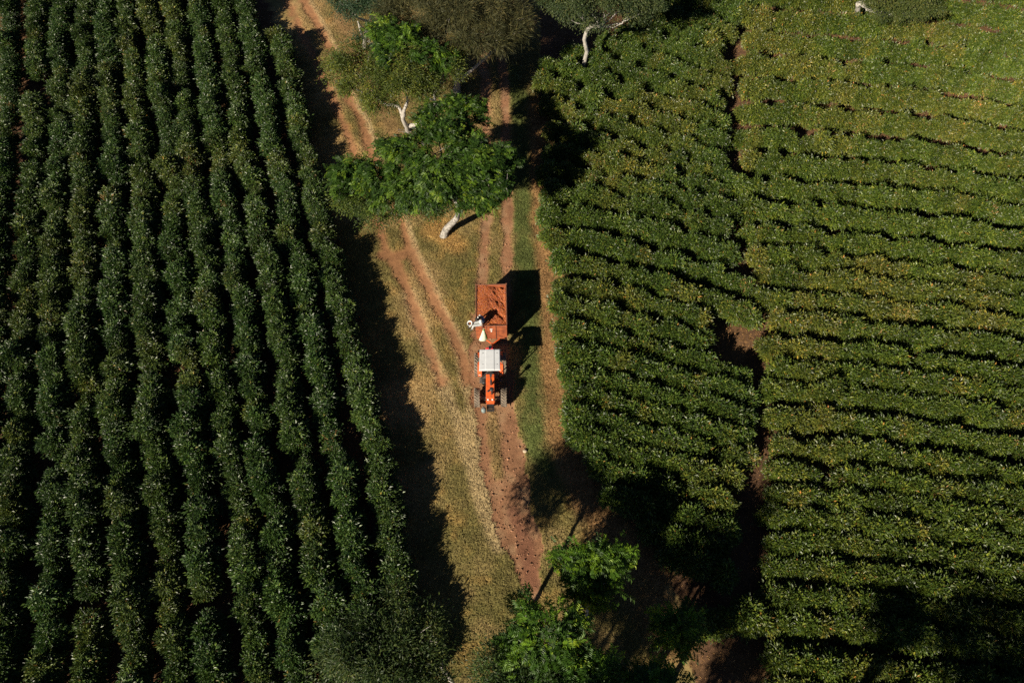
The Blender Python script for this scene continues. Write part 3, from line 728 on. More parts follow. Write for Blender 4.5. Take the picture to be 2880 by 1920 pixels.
tree('gum_tree', 'grey-green tree on a long bare white trunk that bends under its crown', (1340, 170),
     [(1340, 170, 0, .2), (1341, 150, .95, .18), (1347, 118, 2.4, .16), (1343, 92, 3.5, .15), (1350, 68, 4.5, .15), (1364, 61, 4.9, .14), (1380, 62, 5.1, .11)],
     [(1330, 15, 6.8, 1.6, .6, 62), (1390, 25, 6.6, 1.7, .6, 66), (1445, 28, 6.4, 1.6, .6, 58), (1485, 12, 6.6, 1.4, .6, 44), (1300, -5, 7, 1.5, .6, 46), (1410, -20, 7.4, 1.9, .6, 60), (1350, -25, 7.5, 1.9, .6, 60), (1275, 12, 6.4, .9, .6, 22), (1470, -20, 7.2, 1.6, .6, 44)], 'gum', 'whitebark', 29, FT, twigs=50, col=(1.25, 1.15, .95))
tree('gum_tree', 'yellowish-green tree with a short pale stump-like trunk in the right-hand field', (1964, 58),
     [(1964, 58, 0, .34), (1968, 45, .8, .27), (1970, 28, 1.7, .22), (1971, 8, 2.8, .18)],
     [(2030, 22, 3.6, 1.4, .6, 48), (2085, 28, 3.6, 1.4, .6, 48), (2130, 15, 3.8, 1.3, .6, 42), (2010, -15, 4.6, 1.5, .6, 46), (2090, -20, 4.8, 1.7, .6, 50)], 'gum', 'whitebark', 30, FT, twigs=40, col=(1.6, 1.35, .8))
BT = 'trees along the lower end of the dirt road'
tree('shade_tree', 'small round vivid green tree with a thin pale trunk at the road end', (1345, 1440),
     [(1345, 1440, 0, .11), (1347, 1425, .6, .09), (1350, 1395, 1.8, .08), (1356, 1345, 3.6, .07)],
     [(1355, 1290, 5.0, 1.05, .55, 26), (1320, 1310, 4.8, .8, .55, 16), (1395, 1285, 4.8, .8, .55, 16), (1400, 1325, 4.6, .7, .6, 14), (1360, 1340, 4.4, .8, .55, 16), (1330, 1345, 4.2, .6, .6, 10), (1355, 1255, 4.8, .7, .6, 12)], 'pinnate', 'whitebark', 32, BT, twigs=40, tw=.02, col=(1.6, 1.4, .8), dens=.7)
tree('shade_tree', 'ragged green feathery tree in front of the dark thicket by the road end', (1225, 1540),
     [(1225, 1540, 0, .2), (1222, 1520, 1.4, .16), (1215, 1490, 3, .12), (1222, 1465, 4, .1)],
     [(1205, 1430, 6.2, 1.1, .5, 18), (1250, 1450, 6.4, 1.2, .5, 20), (1225, 1490, 5.8, 1.1, .5, 18), (1300, 1440, 6.0, 1.0, .5, 16), (1290, 1490, 5.6, .9, .5, 12), (1215, 1395, 5.6, .6, .6, 8), (1180, 1470, 5.4, .8, .5, 12), (1335, 1455, 5.4, .6, .6, 8)], 'pinnate', 'greybark', 33, BT, twigs=60, tw=.025, col=(1.35, 1.25, .8), dens=.55)
tree('shade_tree', 'small bright green tree alone between the road end and the low hedges', (1572, 1478),
     [(1572, 1478, 0, .07), (1566, 1468, 1, .06), (1560, 1455, 2, .05)],
     [(1540, 1440, 2.9, .6, .6, 12), (1575, 1435, 2.9, .6, .6, 12), (1570, 1470, 2.6, .55, .6, 10), (1525, 1458, 2.6, .45, .6, 7)], 'pinnate', 'twig', 34, BT, twigs=20, tw=.015, col=(1.5, 1.35, .8), dens=.75)
tree('shade_tree', 'dark olive thicket tree at the bottom edge below the ragged green tree', (1235, 1625),
     [(1235, 1625, 0, .2), (1225, 1600, 2, .16), (1215, 1570, 3.5, .12)],
     [(1180, 1530, 5, 1.3, .6, 50), (1235, 1545, 5.2, 1.4, .6, 54), (1140, 1560, 4.8, 1.1, .6, 36), (1290, 1540, 4.8, 1.2, .6, 40), (1160, 1500, 4.6, .8, .6, 20), (1200, 1590, 5, 1.5, .6, 50)], 'olive', 'greybark', 35, BT, twigs=30, col=(.6, .8, .8))
tree('shade_tree', 'green feathery crown poking in at the bottom edge beside the thicket', (1370, 1640),
     [(1370, 1640, 0, .18), (1365, 1620, 2, .14), (1362, 1595, 4, .1)],
     [(1335, 1545, 5.8, .9, .55, 14), (1378, 1552, 6.0, .9, .55, 14), (1355, 1590, 6.2, 1.3, .5, 22), (1410, 1590, 6, 1.2, .5, 20), (1310, 1600, 5.8, 1.1, .5, 18)], 'pinnate', 'twig', 36, BT, twigs=30, col=(1.3, 1.25, .8), dens=.6)
tree('shade_tree', 'dull green crown just entering the bottom edge left of the brown verge', (1510, 1640),
     [(1510, 1640, 0, .16), (1505, 1620, 2, .12), (1500, 1600, 3.5, .1)],
     [(1482, 1562, 4.6, .8, .6, 12), (1500, 1600, 5, 1.2, .6, 24), (1545, 1610, 5, 1.1, .6, 20), (1460, 1605, 5, 1.0, .6, 18)], 'pinnate', 'twig', 37, BT, twigs=20, col=(.9, 1, .9))
tree('gum_tree', 'large dull dark green tree spreading over the lower end of the left hedges', (1130, 1660),
     [(1130, 1660, 0, .15), (1063, 1598, 2.5, .13), (1027, 1549, 5, .11), (999, 1497, 7, .09)],
     [(900, 1475, 8.0, 1.7, .55, 74), (845, 1500, 7.8, 1.6, .55, 62), (960, 1480, 8.0, 1.6, .55, 62), (880, 1420, 7.6, 1.3, .55, 44), (1000, 1525, 7.4, 1.1, .6, 30), (900, 1545, 7.8, 1.8, .55, 74), (820, 1560, 7.4, 1.6, .55, 52), (970, 1560, 7.6, 1.3, .55, 36), (1010, 1470, 7.0, .8, .6, 16), (790, 1500, 7, 1.1, .6, 26)],
     'gum', 'greybark', 38, twigs=60, col=(.9, .95, .6), dens=.72)
# two trees just below the picture whose shadows fall into it
def shadow_tree(name, label, sx, sy, z, rr, kind, seed, flat=.5, n=52):
    g = pp(sx, sy, 0) - np.array([1.11, 1.28, 0]) * z     # crown centre that throws its shadow on (sx, sy)
    org = np.array([g[0], g[1], 0.])
    root = tag(empty(name, tuple(org)), label, 'tree', 'trees just below the edge of the photo')
    bl = [(np.array([g[0] + dx * rr, g[1] + dy * rr, z + dz]), rr * .62, rr * .62, rr * flat, n) for dx, dy, dz in ((0, 0, .4), (.5, .2, 0), (-.5, .1, 0), (.1, .55, 0), (-.1, -.5, 0))]
    me, C = crown_mesh(kind, bl, org, seed, kind); link('crown', me, root)
    mb = MB(); mb.tube(smooth_line([[0, 0, -.1], [.1, .05, z * .4], [0, 0, z]], 5), [.3, .22, .12], 8)
    for c, *_ in bl: mb.tube(smooth_line([[0, 0, z * .55], (c - org) * np.array([.6, .6, .85]), c - org], 4), [.12, .08, .04], 6)
    mb.build('trunk', G['greybark'], root, smooth=True)
    return root
shadow_tree('gum_tree', 'broad dark tree whose shadow covers the hedges at the lower right corner', 2260, 1450, 9.5, 3.2, 'gum', 41)
shadow_tree('gum_tree', 'slimmer dark tree whose shadow falls on the lower right hedges', 2085, 1345, 8.5, 1.2, 'gum', 42, n=30)
shadow_tree('gum_tree', 'dark tree below the photo whose shadow falls on the field gap', 1690, 1260, 9.0, 3.0, 'gum', 43)

shadow_tree('gum_tree', 'dark tree below the photo whose shadow darkens the ground by the road end', 1440, 1440, 8.5, 2.6, 'gum', 44)
shadow_tree('gum_tree', 'thin dark tree below the photo whose shadow dapples the brown soil', 1690, 1525, 7.5, 2.0, 'olive', 45, n=34)
# ------------------------------------------------------------------ tractor
def proj(p):
    d = np.asarray(p, float) - np.array([0, 0, CAM_H])
    dep = d[1] * math.cos(PITCH) - d[2] * math.sin(PITCH); up = d[1] * math.sin(PITCH) + d[2] * math.cos(PITCH)
    return 1440 + FPX * d[0] / dep, 960 - FPX * up / dep

def rotm(ax, a): return Matrix.Rotation(a, 3, ax)

yF = gp(1379, 1117, .575)[1]; yR = gp(1379, 1025.5, .72)[1]
OX, OY = gp(1379.5, 1070, .8)[0], (yF + yR) / 2
tr = tag(empty('tractor', (OX, OY, 0), R(.9)), 'orange tractor with a white sun roof parked on the dirt road, front towards the camera', 'tractor')
def ly(v, z, u=1379): return gp(u, v, z)[1] - OY
def lx(u, v, z): return gp(u, v, z)[0] - OX

def wheel(name, x, y, rad, wid, rimr, parent, lugs=22, side=1):
    m = MB(); h = wid / 2; rc = rad - .035
    m.lathe([(rimr, -h * .8), (rimr + .05, -h), (rc - .06, -h * 1.02), (rc - .012, -h * .86), (rc, -h * .5), (rc + .006, 0), (rc, h * .5), (rc - .012, h * .86), (rc - .06, h * 1.02), (rimr + .05, h), (rimr, h * .8)], 'x', (0, 0, 0), 40)
    for k in range(lugs):
        for s in (-1, 1):
            a = 2 * math.pi * (k + (.5 if s > 0 else 0)) / lugs
            rot = Matrix.Rotation(a, 3, 'X') @ Matrix.Rotation(s * R(42), 3, 'Z')
            c = Matrix.Rotation(a, 3, 'X') @ Vector((s * h * .5, 0, rc + .012))
            m.box(c, (h * 1.32, .052, .055), rot, bev=.008)
    w = m.build('wheel', G['rubber'], parent, smooth=False); w.location = (x, y, rad)
    r = MB()
    r.lathe([(rimr + .015, h * .78), (rimr, h * .6), (rimr * .8, h * .35), (rimr * .55, h * .25), (rimr * .5, h * .5), (.06, h * .52), (.0, h * .52)], 'x', (0, 0, 0), 28)
    r.lathe([(rimr + .015, -h * .78), (rimr, -h * .6), (rimr * .8, -h * .3), (.0, -h * .3)], 'x', (0, 0, 0), 28)
    rr = r.build('rim', G['orange_worn'], w, smooth=True)
    if side < 0: rr.scale = (-1, 1, 1)
    return w
fy, ry = yF - OY, yR - OY
for s in (-1, 1):
    wheel('wheel', s * .80, fy, .575, .345, .30, tr, 20, s)
    wheel('wheel', s * .775, ry, .73, .40, .42, tr, 22, s)

ZB = 1.42
yb0, yb1 = ly(1120, ZB), ly(1052, ZB)         # bonnet front and rear edges
m = MB()
bm = bmesh.new(); bmesh.ops.create_cube(bm, size=1)
for v in bm.verts:
    v.co = Vector((v.co.x * .51, (yb0 if v.co.y < 0 else yb1), ZB if v.co.z > 0 else .92))
    if v.co.z > 1.3 and v.co.y > 0 and abs(v.co.y - yb1) < .01: v.co.z += .03
bmesh.ops.bevel(bm, geom=list(bm.edges), offset=.035, segments=3, affect='EDGES', profile=.5); m.bm(bm)
m.box((0, (yb0 + yb1) / 2, ZB + .012), (.10, (yb1 - yb0) * .9, .012), bev=.004)
bon = m.build('bonnet', G['orange'], tr, smooth=False)
m = MB(); m.lathe([(0, .05), (.05, .05), (.062, .03), (.066, 0)], 'z', (lx(1373, 1099.6, ZB) , ly(1099.6, ZB), ZB + .012), 18); m.build('filler_cap', G['black'], bon, smooth=True)
m = MB(); m.prism([(yb0 + .01, ZB - .10), (yb0 - .07, ZB - .20), (yb0 - .12, ZB - .30), (yb0 - .12, ZB - .62), (yb0 + .02, ZB - .62)], -.225, .225)
m.box((0, yb0 - .10, ZB - .235), (.56, .05, .03)); m.build('nose_panel', G['orange_worn'], tr)
m = MB()
m.box((0, yb0 - .03, ZB - .12), (.46, .05, .06)); hl = m.build('headlight_bar', G['black'], tr)
for s in (-1, 1):
    m = MB(); m.lathe([(0, -.035), (.04, -.03), (.055, 0), (.055, .05)], 'y', (s * .13, yb0 - .045, ZB - .115), 16); m.build('headlight', G['lamp'], tr, smooth=True)
m = MB()
m.box((0, yb0 - .13, .72), (.42, .05, .36))
for k in range(7): m.box((0, yb0 - .165, .58 + k * .05), (.38, .02, .016), bev=.003)
m.build('grille', G['black'], tr)
m = MB()     # front carrier: side plates, cross bars and weights
y0, y1 = ly(1155, .62), ly(1131, .7)
for s in (-1, 1): m.box((s * .20, (y0 + y1) / 2, .62), (.05, y1 - y0, .16))
for k in range(4): m.box((0, y0 + .03 + k * (y1 - y0 - .06) / 3, .66), (.40, .045, .06))
m.box((0, y0 + .02, .60), (.44, .05, .20))
for k in range(5): m.box((-.14 + k * .07, (y0 + y1) / 2 - .05, .56), (.05, (y1 - y0) * .55, .22))
m.build('front_carrier', G['black'], tr)
m = MB()     # engine and gearbox
m.box((0, (yb0 + yb1) / 2, .76), (.40, (yb1 - yb0) * .98, .36), bev=.03)
for k in range(5): m.lathe([(.0, .05), (.045, .05), (.045, -.05), (0, -.05)], 'x', (.22, yb0 + .25 + k * .2, .82), 10)
m.tube([(-.22, yb0 + .3, .95), (-.28, yb0 + .6, .95), (-.24, yb1 - .1, .9)], .025, 6)
m.box((0, (yb1 + ry) / 2, .62), (.36, ry - yb1 + .6, .34), bev=.03)
m.build('engine', G['black'], tr)
m = MB()
m.box((0, fy, .56), (1.30, .13, .13), bev=.02); m.box((0, fy, .60), (.34, .3, .2), bev=.03)
m.tube([(-.66, fy - .16, .62), (0, fy - .2, .62), (.66, fy - .16, .62)], .02, 6)
for s in (-1, 1): m.lathe([(0, -.09), (.11, -.07), (.13, 0), (.11, .07), (0, .09)], 'x', (s * .62, fy, .56), 14)
m.build('front_axle', G['iron'], tr, smooth=False)
m = MB(); m.box((0, ry, .73), (1.2, .24, .24), bev=.04); m.box((0, ry + .1, .85), (.5, .55, .4), bev=.05); m.build('rear_axle', G['black'], tr)
# fenders: arched shell over each rear wheel with an inner plate
for s in (-1, 1):
    m = MB(); a = np.radians(np.array([2, 14, 26, 45, 62, 78, 95, 112, 130, 150, 165])); ro, ri = .82, .79
    V, Q = [], []
    xs = (.53, .77)
    for i, t in enumerate(a):
        for rr_ in (ro, ri):
            for x in xs: V.append((s * x, ry - rr_ * math.cos(t), .73 + min(rr_ * math.sin(t), .68 if rr_ == ro else .655)))
    for i in range(len(a) - 1):
        b = i * 4; n = b + 4
        for p, q in ((0, 1), (1, 3), (3, 2), (2, 0)): Q.append((b + p, b + q, n + q, n + p))
    e = (len(a) - 1) * 4; Q += [(0, 2, 3, 1), (e, e + 1, e + 3, e + 2)]
    m.add(V, Q)
    pl = [(ry - .80 * math.cos(t), .73 + min(.80 * math.sin(t), .66)) for t in a] + [(ry + .55, .62), (ry - .62, .62)]
    m.prism(pl, s * .53, s * .505)
    f = m.build('fender', G['orange'], tr)
    m = MB(); m.box((s * .65, ry - .80, .92), (.13, .03, .05)); m.build('marker_light', G['lamp'], f)
    m = MB(); m.box((s * .66, ry + .76, 1.12), (.2, .05, .16)); m.build('tail_light', G['black'], f)
# driver's station
m = MB(); m.box((0, ry - .62, .70), (.98, .62, .04)); m.box((-.60, ry - .98, .52), (.16, .34, .05)); m.box((.62, ry - .95, .55), (.18, .22, .03)); m.build('foot_platform', G['iron'], tr)
m = MB(); m.box((0, yb1 + .07, 1.12), (.44, .14, .62), bev=.03); m.tube([(0, yb1 + .1, 1.35), (0, yb1 + .28, 1.5)], .025, 8); dsh = m.build('dashboard', G['black'], tr)
m = MB(); a = np.linspace(0, 2 * np.pi, 25); c = np.array([0, yb1 + .29, 1.52]); T = Matrix.Rotation(R(28), 3, 'X')
m.tube([c + np.array(T @ Vector((.19 * math.cos(t), .19 * math.sin(t), 0))) for t in a], .014, 6, cap=False)
for t in (0, 2.1, 4.2): m.tube([c, c + np.array(T @ Vector((.19 * math.cos(t), .19 * math.sin(t), 0)))], .01, 5)
m.build('steering_wheel', G['black'], tr, smooth=True)
m = MB(); m.box((0, ry - .12, 1.06), (.46, .42, .10), bev=.04); m.box((0, ry + .12, 1.28), (.44, .08, .40), Matrix.Rotation(R(-8), 3, 'X'), bev=.03); m.tube([(0, ry - .1, .8), (0, ry - .1, 1.04)], .05, 8); m.build('seat', G['black'], tr)
m = MB()
for x in (-.22, -.14, .2): m.tube([(x, yb1 + .22, .75), (x * 1.1, yb1 + .36, 1.08)], .012, 5); m.lathe([(0, .03), (.022, .015), (.022, -.015), (0, -.03)], 'z', (x * 1.1, yb1 + .36, 1.09), 8)
m.build('levers', G['iron'], tr)
m = MB(); m.lathe([(0, .36), (.13, .34), (.155, .28), (.155, -.28), (.13, -.34), (0, -.36)], 'y', (-.40, ly(1064, .6), .52), 18); m.build('side_tank', G['black'], tr, smooth=True)
# roof on four posts
ZR = 2.42
rx0, rx1 = lx(1348.6, 1010, ZR), lx(1407.2, 1010, ZR); ryF, ryB = ly(1040.5, ZR), ly(983, ZR)
m = MB(); wd = (rx1 - rx0); cx = (rx0 + rx1) / 2
prof = [(-.5, -.05), (-.495, .0), (-.47, .022), (-.20, .03), (-.19, .052), (.20, .056), (.207, .032), (.47, .022), (.495, 0), (.5, -.05)]
V, Q = [], []
for j, (yy, k) in enumerate(((ryF - .02, 1.035), (ryF + .05, 1.02), (ryF + .10, 1.0), (ryB - .08, .985), (ryB, .965))):
    for (a_, b_) in prof: V.append((cx + a_ * wd * k, yy, ZR + b_ - (.02 if j == 0 else .014 if j == 4 else 0)))
n = len(prof)
for j in range(4):
    for i in range(n - 1): Q.append((j * n + i, j * n + i + 1, (j + 1) * n + i + 1, (j + 1) * n + i))
m.add(V, Q); V2 = np.array(V) - [0, 0, .03]; m.add(V2, [q[::-1] for q in Q])
rim_ = [i for i in range(n)] ; 
m.box((cx, ryF - .015, ZR - .02), (wd * 1.03, .03, .05)); m.box((cx, ryB, ZR - .02), (wd * .96, .03, .05))
rf = m.build('roof', G['roofwhite'], tr)
m = MB(); m.box((cx + .209 * wd, (ryF + ryB) / 2, ZR + .036), (.012, (ryB - ryF) * .93, .01), bev=.002); m.build('roof_seam', G['black'], rf)
for bx_, by_ in ((-.33, .82), (.345, .82), (-.33, .27), (.345, .27)):
    m = MB(); m.lathe([(0, .05), (.018, .045), (.02, .015)], 'z', (cx + bx_ * wd, ryF + by_ * (ryB - ryF), ZR), 10); m.build('bolt', G['black'], rf)
m = MB()
for s in (-1, 1):
    m.tube([(s * .52, ry + .35, 1.2), (s * .50, ryB - .12, ZR - .03)], .03, 8); m.tube([(s * .50, yb1 + .15, .75), (s * .47, ryF + .15, ZR - .03)], .022, 8)
    m.tube([(s * .5, ryF + .1, ZR - .06), (s * .5, ryB - .05, ZR - .06)], .022, 6)
m.build('roof_post', G['black'], tr)
# exhaust pipe and air pre-cleaner
ex, ey = lx(1381.2, 1081.4, ZB), ly(1081.4, ZB)
zt = next(z for z in np.arange(1.6, 3.6, .02) if proj((OX + ex, OY + ey, z))[1] < 1057.5)
m = MB(); m.lathe([(.055, ZB), (.065, ZB + .05), (.065, ZB + .55), (.04, ZB + .62), (.036, zt - .2), (.036, zt - .06), (.06, zt), (0, zt)], 'z', (ex, ey, 0), 16)
m.box((ex, ey + .04, zt + .02), (.13, .13, .02), Matrix.Rotation(R(25), 3, 'X')); m.build('exhaust_pipe', G['black'], tr, smooth=False)
cx_, cy_ = lx(1382.8, 1107, ZB), ly(1107, ZB)
zc = next(z for z in np.arange(1.5, 3.0, .02) if proj((OX + cx_, OY + cy_, z))[1] < 1094)
m = MB(); m.lathe([(.05, ZB), (.05, zc - .16), (.10, zc - .15), (.125, zc - .10), (.125, zc), (.09, zc + .04), (.03, zc + .05), (0, zc + .05)], 'z', (cx_, cy_, 0), 18); m.build('air_cleaner', G['black'], tr, smooth=False)
# linkage and drawbar at the back
m = MB()
for s in (-1, 1): m.tube([(s * .3, ry + .2, .55), (s * .35, ry + .95, .5)], .035, 8); m.tube([(s * .22, ry + .3, 1.0), (s * .34, ry + .8, .55)], .02, 6)
m.box((0, ry + .6, .42), (.12, .95, .06)); m.build('linkage', G['black'], tr)
# grey drum hooked on the front carrier
p = gp(1360, 1152, .75)
b = tag(empty('canister', (p[0], p[1], .62)), 'small grey plastic canister hanging at the front left of the orange tractor', 'canister')
m = MB(); m.lathe([(0, .26), (.05, .26), (.11, .235), (.145, .18), (.15, .02), (.14, -.05), (.1, -.08), (0, -.08)], 'z', (0, 0, 0), 20); m.build('drum', G['greyplastic'], b, smooth=True)
m = MB(); m.lathe([(0, .31), (.055, .30), (.06, .255)], 'z', (-.02, .13, -.02), 14); m.tube([(-.1, 0, .22), (-.05, .06, .34), (.06, .09, .30), (.15, .1, .1)], .014, 6); m.build('lid', G['iron'], b, smooth=True)

# ------------------------------------------------------------------ trailer
ZT = 2.02
yTb, yTf = gp(1381, 800, ZT)[1], gp(1381, 916.5, ZT)[1]
xL, xRr = gp(1336.5, 916, ZT)[0], gp(1424.5, 916, ZT)[0]
TX, TY = (xL + xRr) / 2, (yTb + yTf) / 2; WD, LN = xRr - xL, yTb - yTf
tl = tag(empty('trailer', (TX, TY, 0), R(1.2)), 'rust-orange box trailer heaped with coffee cherries, hitched behind the orange tractor', 'trailer')
zb = next(z for z in np.arange(1.8, .2, -.02) if proj((TX, yTf, z))[1] > 951)
hw, hl_ = WD / 2, LN / 2
m = MB()
zc_ = (ZT + zb) / 2; hh = ZT - zb
pw = WD / 3
m.box((-WD * .325, -hl_ - .005, zc_), (WD * .345, .05, hh)); m.box((-.005, -hl_ - .008, zc_), (WD * .285, .05, hh)); m.box((WD * .325, -hl_ - .005, zc_), (WD * .345, .05, hh))
m.box((0, -hl_ + .03, zc_), (WD - .02, .03, hh - .02))
fw = m.build('front_wall', G['rust'], tl)
m = MB(); m.box((WD * .148, -hl_ - .03, zc_), (.035, .03, hh * .98)); m.box((-WD * .152, -hl_ - .03, ZT - .14), (.03, .03, .26)); m.build('rib', G['black'], fw)
def wall_xy(u, v):   # point of the front wall seen at photo pixel (u, v), in trailer coordinates
    z = next((z for z in np.arange(ZT + .1, .2, -.01) if proj((TX, yTf, z))[1] > v), zb)
    return gp(u, v, z)[0] - TX, z
for (u, v, w_, h_) in ((1379.8, 924.3, .17, .10), (1380.4, 929.6, .085, .19)):
    sx_, sz_ = wall_xy(u, v); m = MB(); m.box((sx_, -hl_ - .036, sz_), (w_, .004, h_), bev=0); m.build('sticker', G['sticker'], fw)
m = MB()   # side and rear walls of ribbed sheet
for s in (-1, 1):
    w_ = MB(); w_.box((s * (hw - .02), 0, zc_), (.035, LN - .06, hh))
    for k in range(6): w_.box((s * (hw + .012), -hl_ + LN * (k + .5) / 6, zc_), (.04, .05, hh * .96))
    w_.build('side_wall', G['rust'], tl)
w_ = MB(); w_.box((0, hl_ - .02, zc_), (WD - .02, .035, hh)); [w_.box((x, hl_ + .012, zc_), (.05, .04, hh * .96)) for x in (-.6, -.2, .2, .6)]; w_.build('tailgate', G['rust'], tl)
m = MB()
for s in (-1, 1): m.box((s * (hw - .015), .04, ZT + .015), (.06, LN - .04, .045))
m.box((0, hl_ - .015, ZT + .016), (WD + .03, .065, .05)); m.box((0, -hl_ + .02, ZT + .012), (WD - .1, .05, .03))
for s in (-1, 1): m.box((s * hw, hl_, ZT + .03), (.085, .085, .10)); m.box((s * hw, hl_, zc_), (.08, .08, hh))
m.build('top_rim', G['rustdark'], tl)
m = MB(); m.box((0, 0, zb + .02), (WD - .05, LN - .05, .06)); 
for s in (-1, 1): m.box((s * .45, 0, zb - .08), (.09, LN, .14))
m.box((0, -.1, .42), (WD - .25, .1, .1)); m.build('chassis', G['rustdark'], tl)
m = MB(); yh = gp(1380, 968, .5)[1] - TY
for s in (-1, 1): m.tube([(s * .45 + .03, -hl_ - .02, zb - .04), (.02, yh, .52)], .04, 8)
m.box((.02, yh - .12, .5), (.09, .34, .07)); m.build('drawbar', G['orange_worn'], tl)
for s in (-1, 1):
    for yy in (-.55, .35):
        wheel('wheel', s * (hw - .22), yy, .36, .2, .2, tl, 14, s)
# load of coffee cherries
def load_z(x, y):
    t = np.clip((x + hw) / WD, 0, 1); s = np.clip((t - .2) / .45, 0, 1); s = s * s * (3 - 2 * s)
    rg = fbm(x + .9 * y + 30, (y - .9 * x) * .45, .34, 401, 3)
    h = 1.95 + .06 * fbm(x, y, .5, 411) - s * (.05 + .34 * np.clip(rg - .36, 0, .4) * np.clip((1 - t) * 9, 0, 1)) 
    h -= .16 * np.clip((y - hl_ + .35) / .35, 0, 1) * s
    return np.minimum(h, ZT - .02)
ux = np.linspace(-hw + .04, hw - .04, 60); uy = np.linspace(-hl_ + .06, hl_ - .05, 90)
XX, YY = np.meshgrid(ux, uy); Z0 = load_z(XX.ravel(), YY.ravel()) - .015
ii = np.arange(60 * 90).reshape(90, 60)
LQ = np.stack([ii[:-1, :-1], ii[:-1, 1:], ii[1:, 1:], ii[1:, :-1]], -1).reshape(-1, 4)
nC = 26000
x = rng.uniform(-hw + .05, hw - .05, nC); y = rng.uniform(-hl_ + .07, hl_ - .06, nC); z = load_z(x, y)
OV = np.array([[1, 0, 0], [-1, 0, 0], [0, 1, 0], [0, -1, 0], [0, 0, 1], [0, 0, -1.]]); OT = np.array([[0, 2, 4], [2, 1, 4], [1, 3, 4], [3, 0, 4], [2, 0, 5], [1, 2, 5], [3, 1, 5], [0, 3, 5]])
rr = rng.uniform(.014, .034, nC)[:, None, None]
ang = rng.uniform(0, 6.28, nC); ca, sa = np.cos(ang), np.sin(ang)
RV = np.stack([OV[None, :, 0] * ca[:, None] - OV[None, :, 1] * sa[:, None], OV[None, :, 0] * sa[:, None] + OV[None, :, 1] * ca[:, None], np.tile(OV[:, 2], (nC, 1))], -1)
CV = RV * rr * np.array([1, .8, .8]) + np.stack([x, y, z + rng.uniform(-.012, .02, nC)], 1)[:, None, :]
CT = OT[None] + 6 * np.arange(nC)[:, None, None]
tnt = np.clip(np.repeat(rng.random(nC) * .75 + .25 * fbm(x, y, .5, 421), 8), 0, 1)
V = np.vstack([np.stack([XX.ravel(), YY.ravel(), Z0], 1), CV.reshape(-1, 3)])
me = np_mesh('coffee_cherries', V, [LQ, CT.reshape(-1, 3) + 5400], [G['cherry']], attrs={'tint': np.concatenate([np.full(len(LQ), .12), tnt])})
ld = link('coffee_cherries', me); ld.location = (TX, TY, 0); ld.rotation_euler = (0, 0, R(1.2)); tag(ld, 'orange and red coffee cherries heaped in the trailer', 'coffee cherries', kind='stuff')
# sack tied to the front wall
ax_, az_ = wall_xy(1360, 923.5); bx0, bz0 = wall_xy(1357.5, 951)
bg_ = tag(empty('sack', (TX + bx0, TY - hl_ - .04, bz0)), 'pale green-white sack tied at the top, hanging on the trailer front wall', 'sack')
m = MB(); n = 18; V = []; Q = []
H = az_ - bz0; prof = [(0, .225), (.04, .235), (.2, .205), (.45, .150), (.7, .092), (.88, .05), (.96, .028), (1.0, .04), (1.05, .045)]
for t, r_ in prof:
    for k in range(n):
        a = 2 * math.pi * k / n; wv = 1 + .10 * math.sin(3 * a + t * 4) * (.4 + t) 
        V.append(((ax_ - bx0) * t + r_ * wv * math.cos(a), -.10 * r_ / .25 + .42 * r_ * wv * math.sin(a), H * t))
for i in range(len(prof) - 1):
    for k in range(n): Q.append((i * n + k, i * n + (k + 1) % n, (i + 1) * n + (k + 1) % n, (i + 1) * n + k))
V.append((0, -.15, 0)); T = [(len(V) - 1, (k + 1) % n, k) for k in range(n)]
m.add(V, Q, T); m.build('bag', G['bag'], bg_, smooth=True)
m = MB(); m.tube([V[i * n] for i in range(len(prof))], .012, 5); m.lathe([(.05, H * .94), (.062, H * .97), (.05, H * 1.0)], 'z', (ax_ - bx0, -.04, 0), 12); m.build('green_tie', G['baggreen'], bg_)

# ------------------------------------------------------------------ people
def skin_obj(name, verts, edges, radii, mat, parent=None, origin=(0, 0, 0), root=0, sub=2):
    me = bpy.data.meshes.new(name); me.from_pydata([tuple(np.asarray(v) - origin) for v in verts], edges, []); me.update()
    o = link(name, me, parent)
    md = o.modifiers.new('skin', 'SKIN'); md.use_smooth_shade = True
    for i, r_ in enumerate(radii):
        s = me.skin_vertices[0].data[i]; s.radius = (r_, r_) if np.isscalar(r_) else r_; s.use_root = (i == root)
    sb = o.modifiers.new('subd', 'SUBSURF'); sb.levels = sub; sb.render_levels = sub
    me.materials.append(mat)
    return o

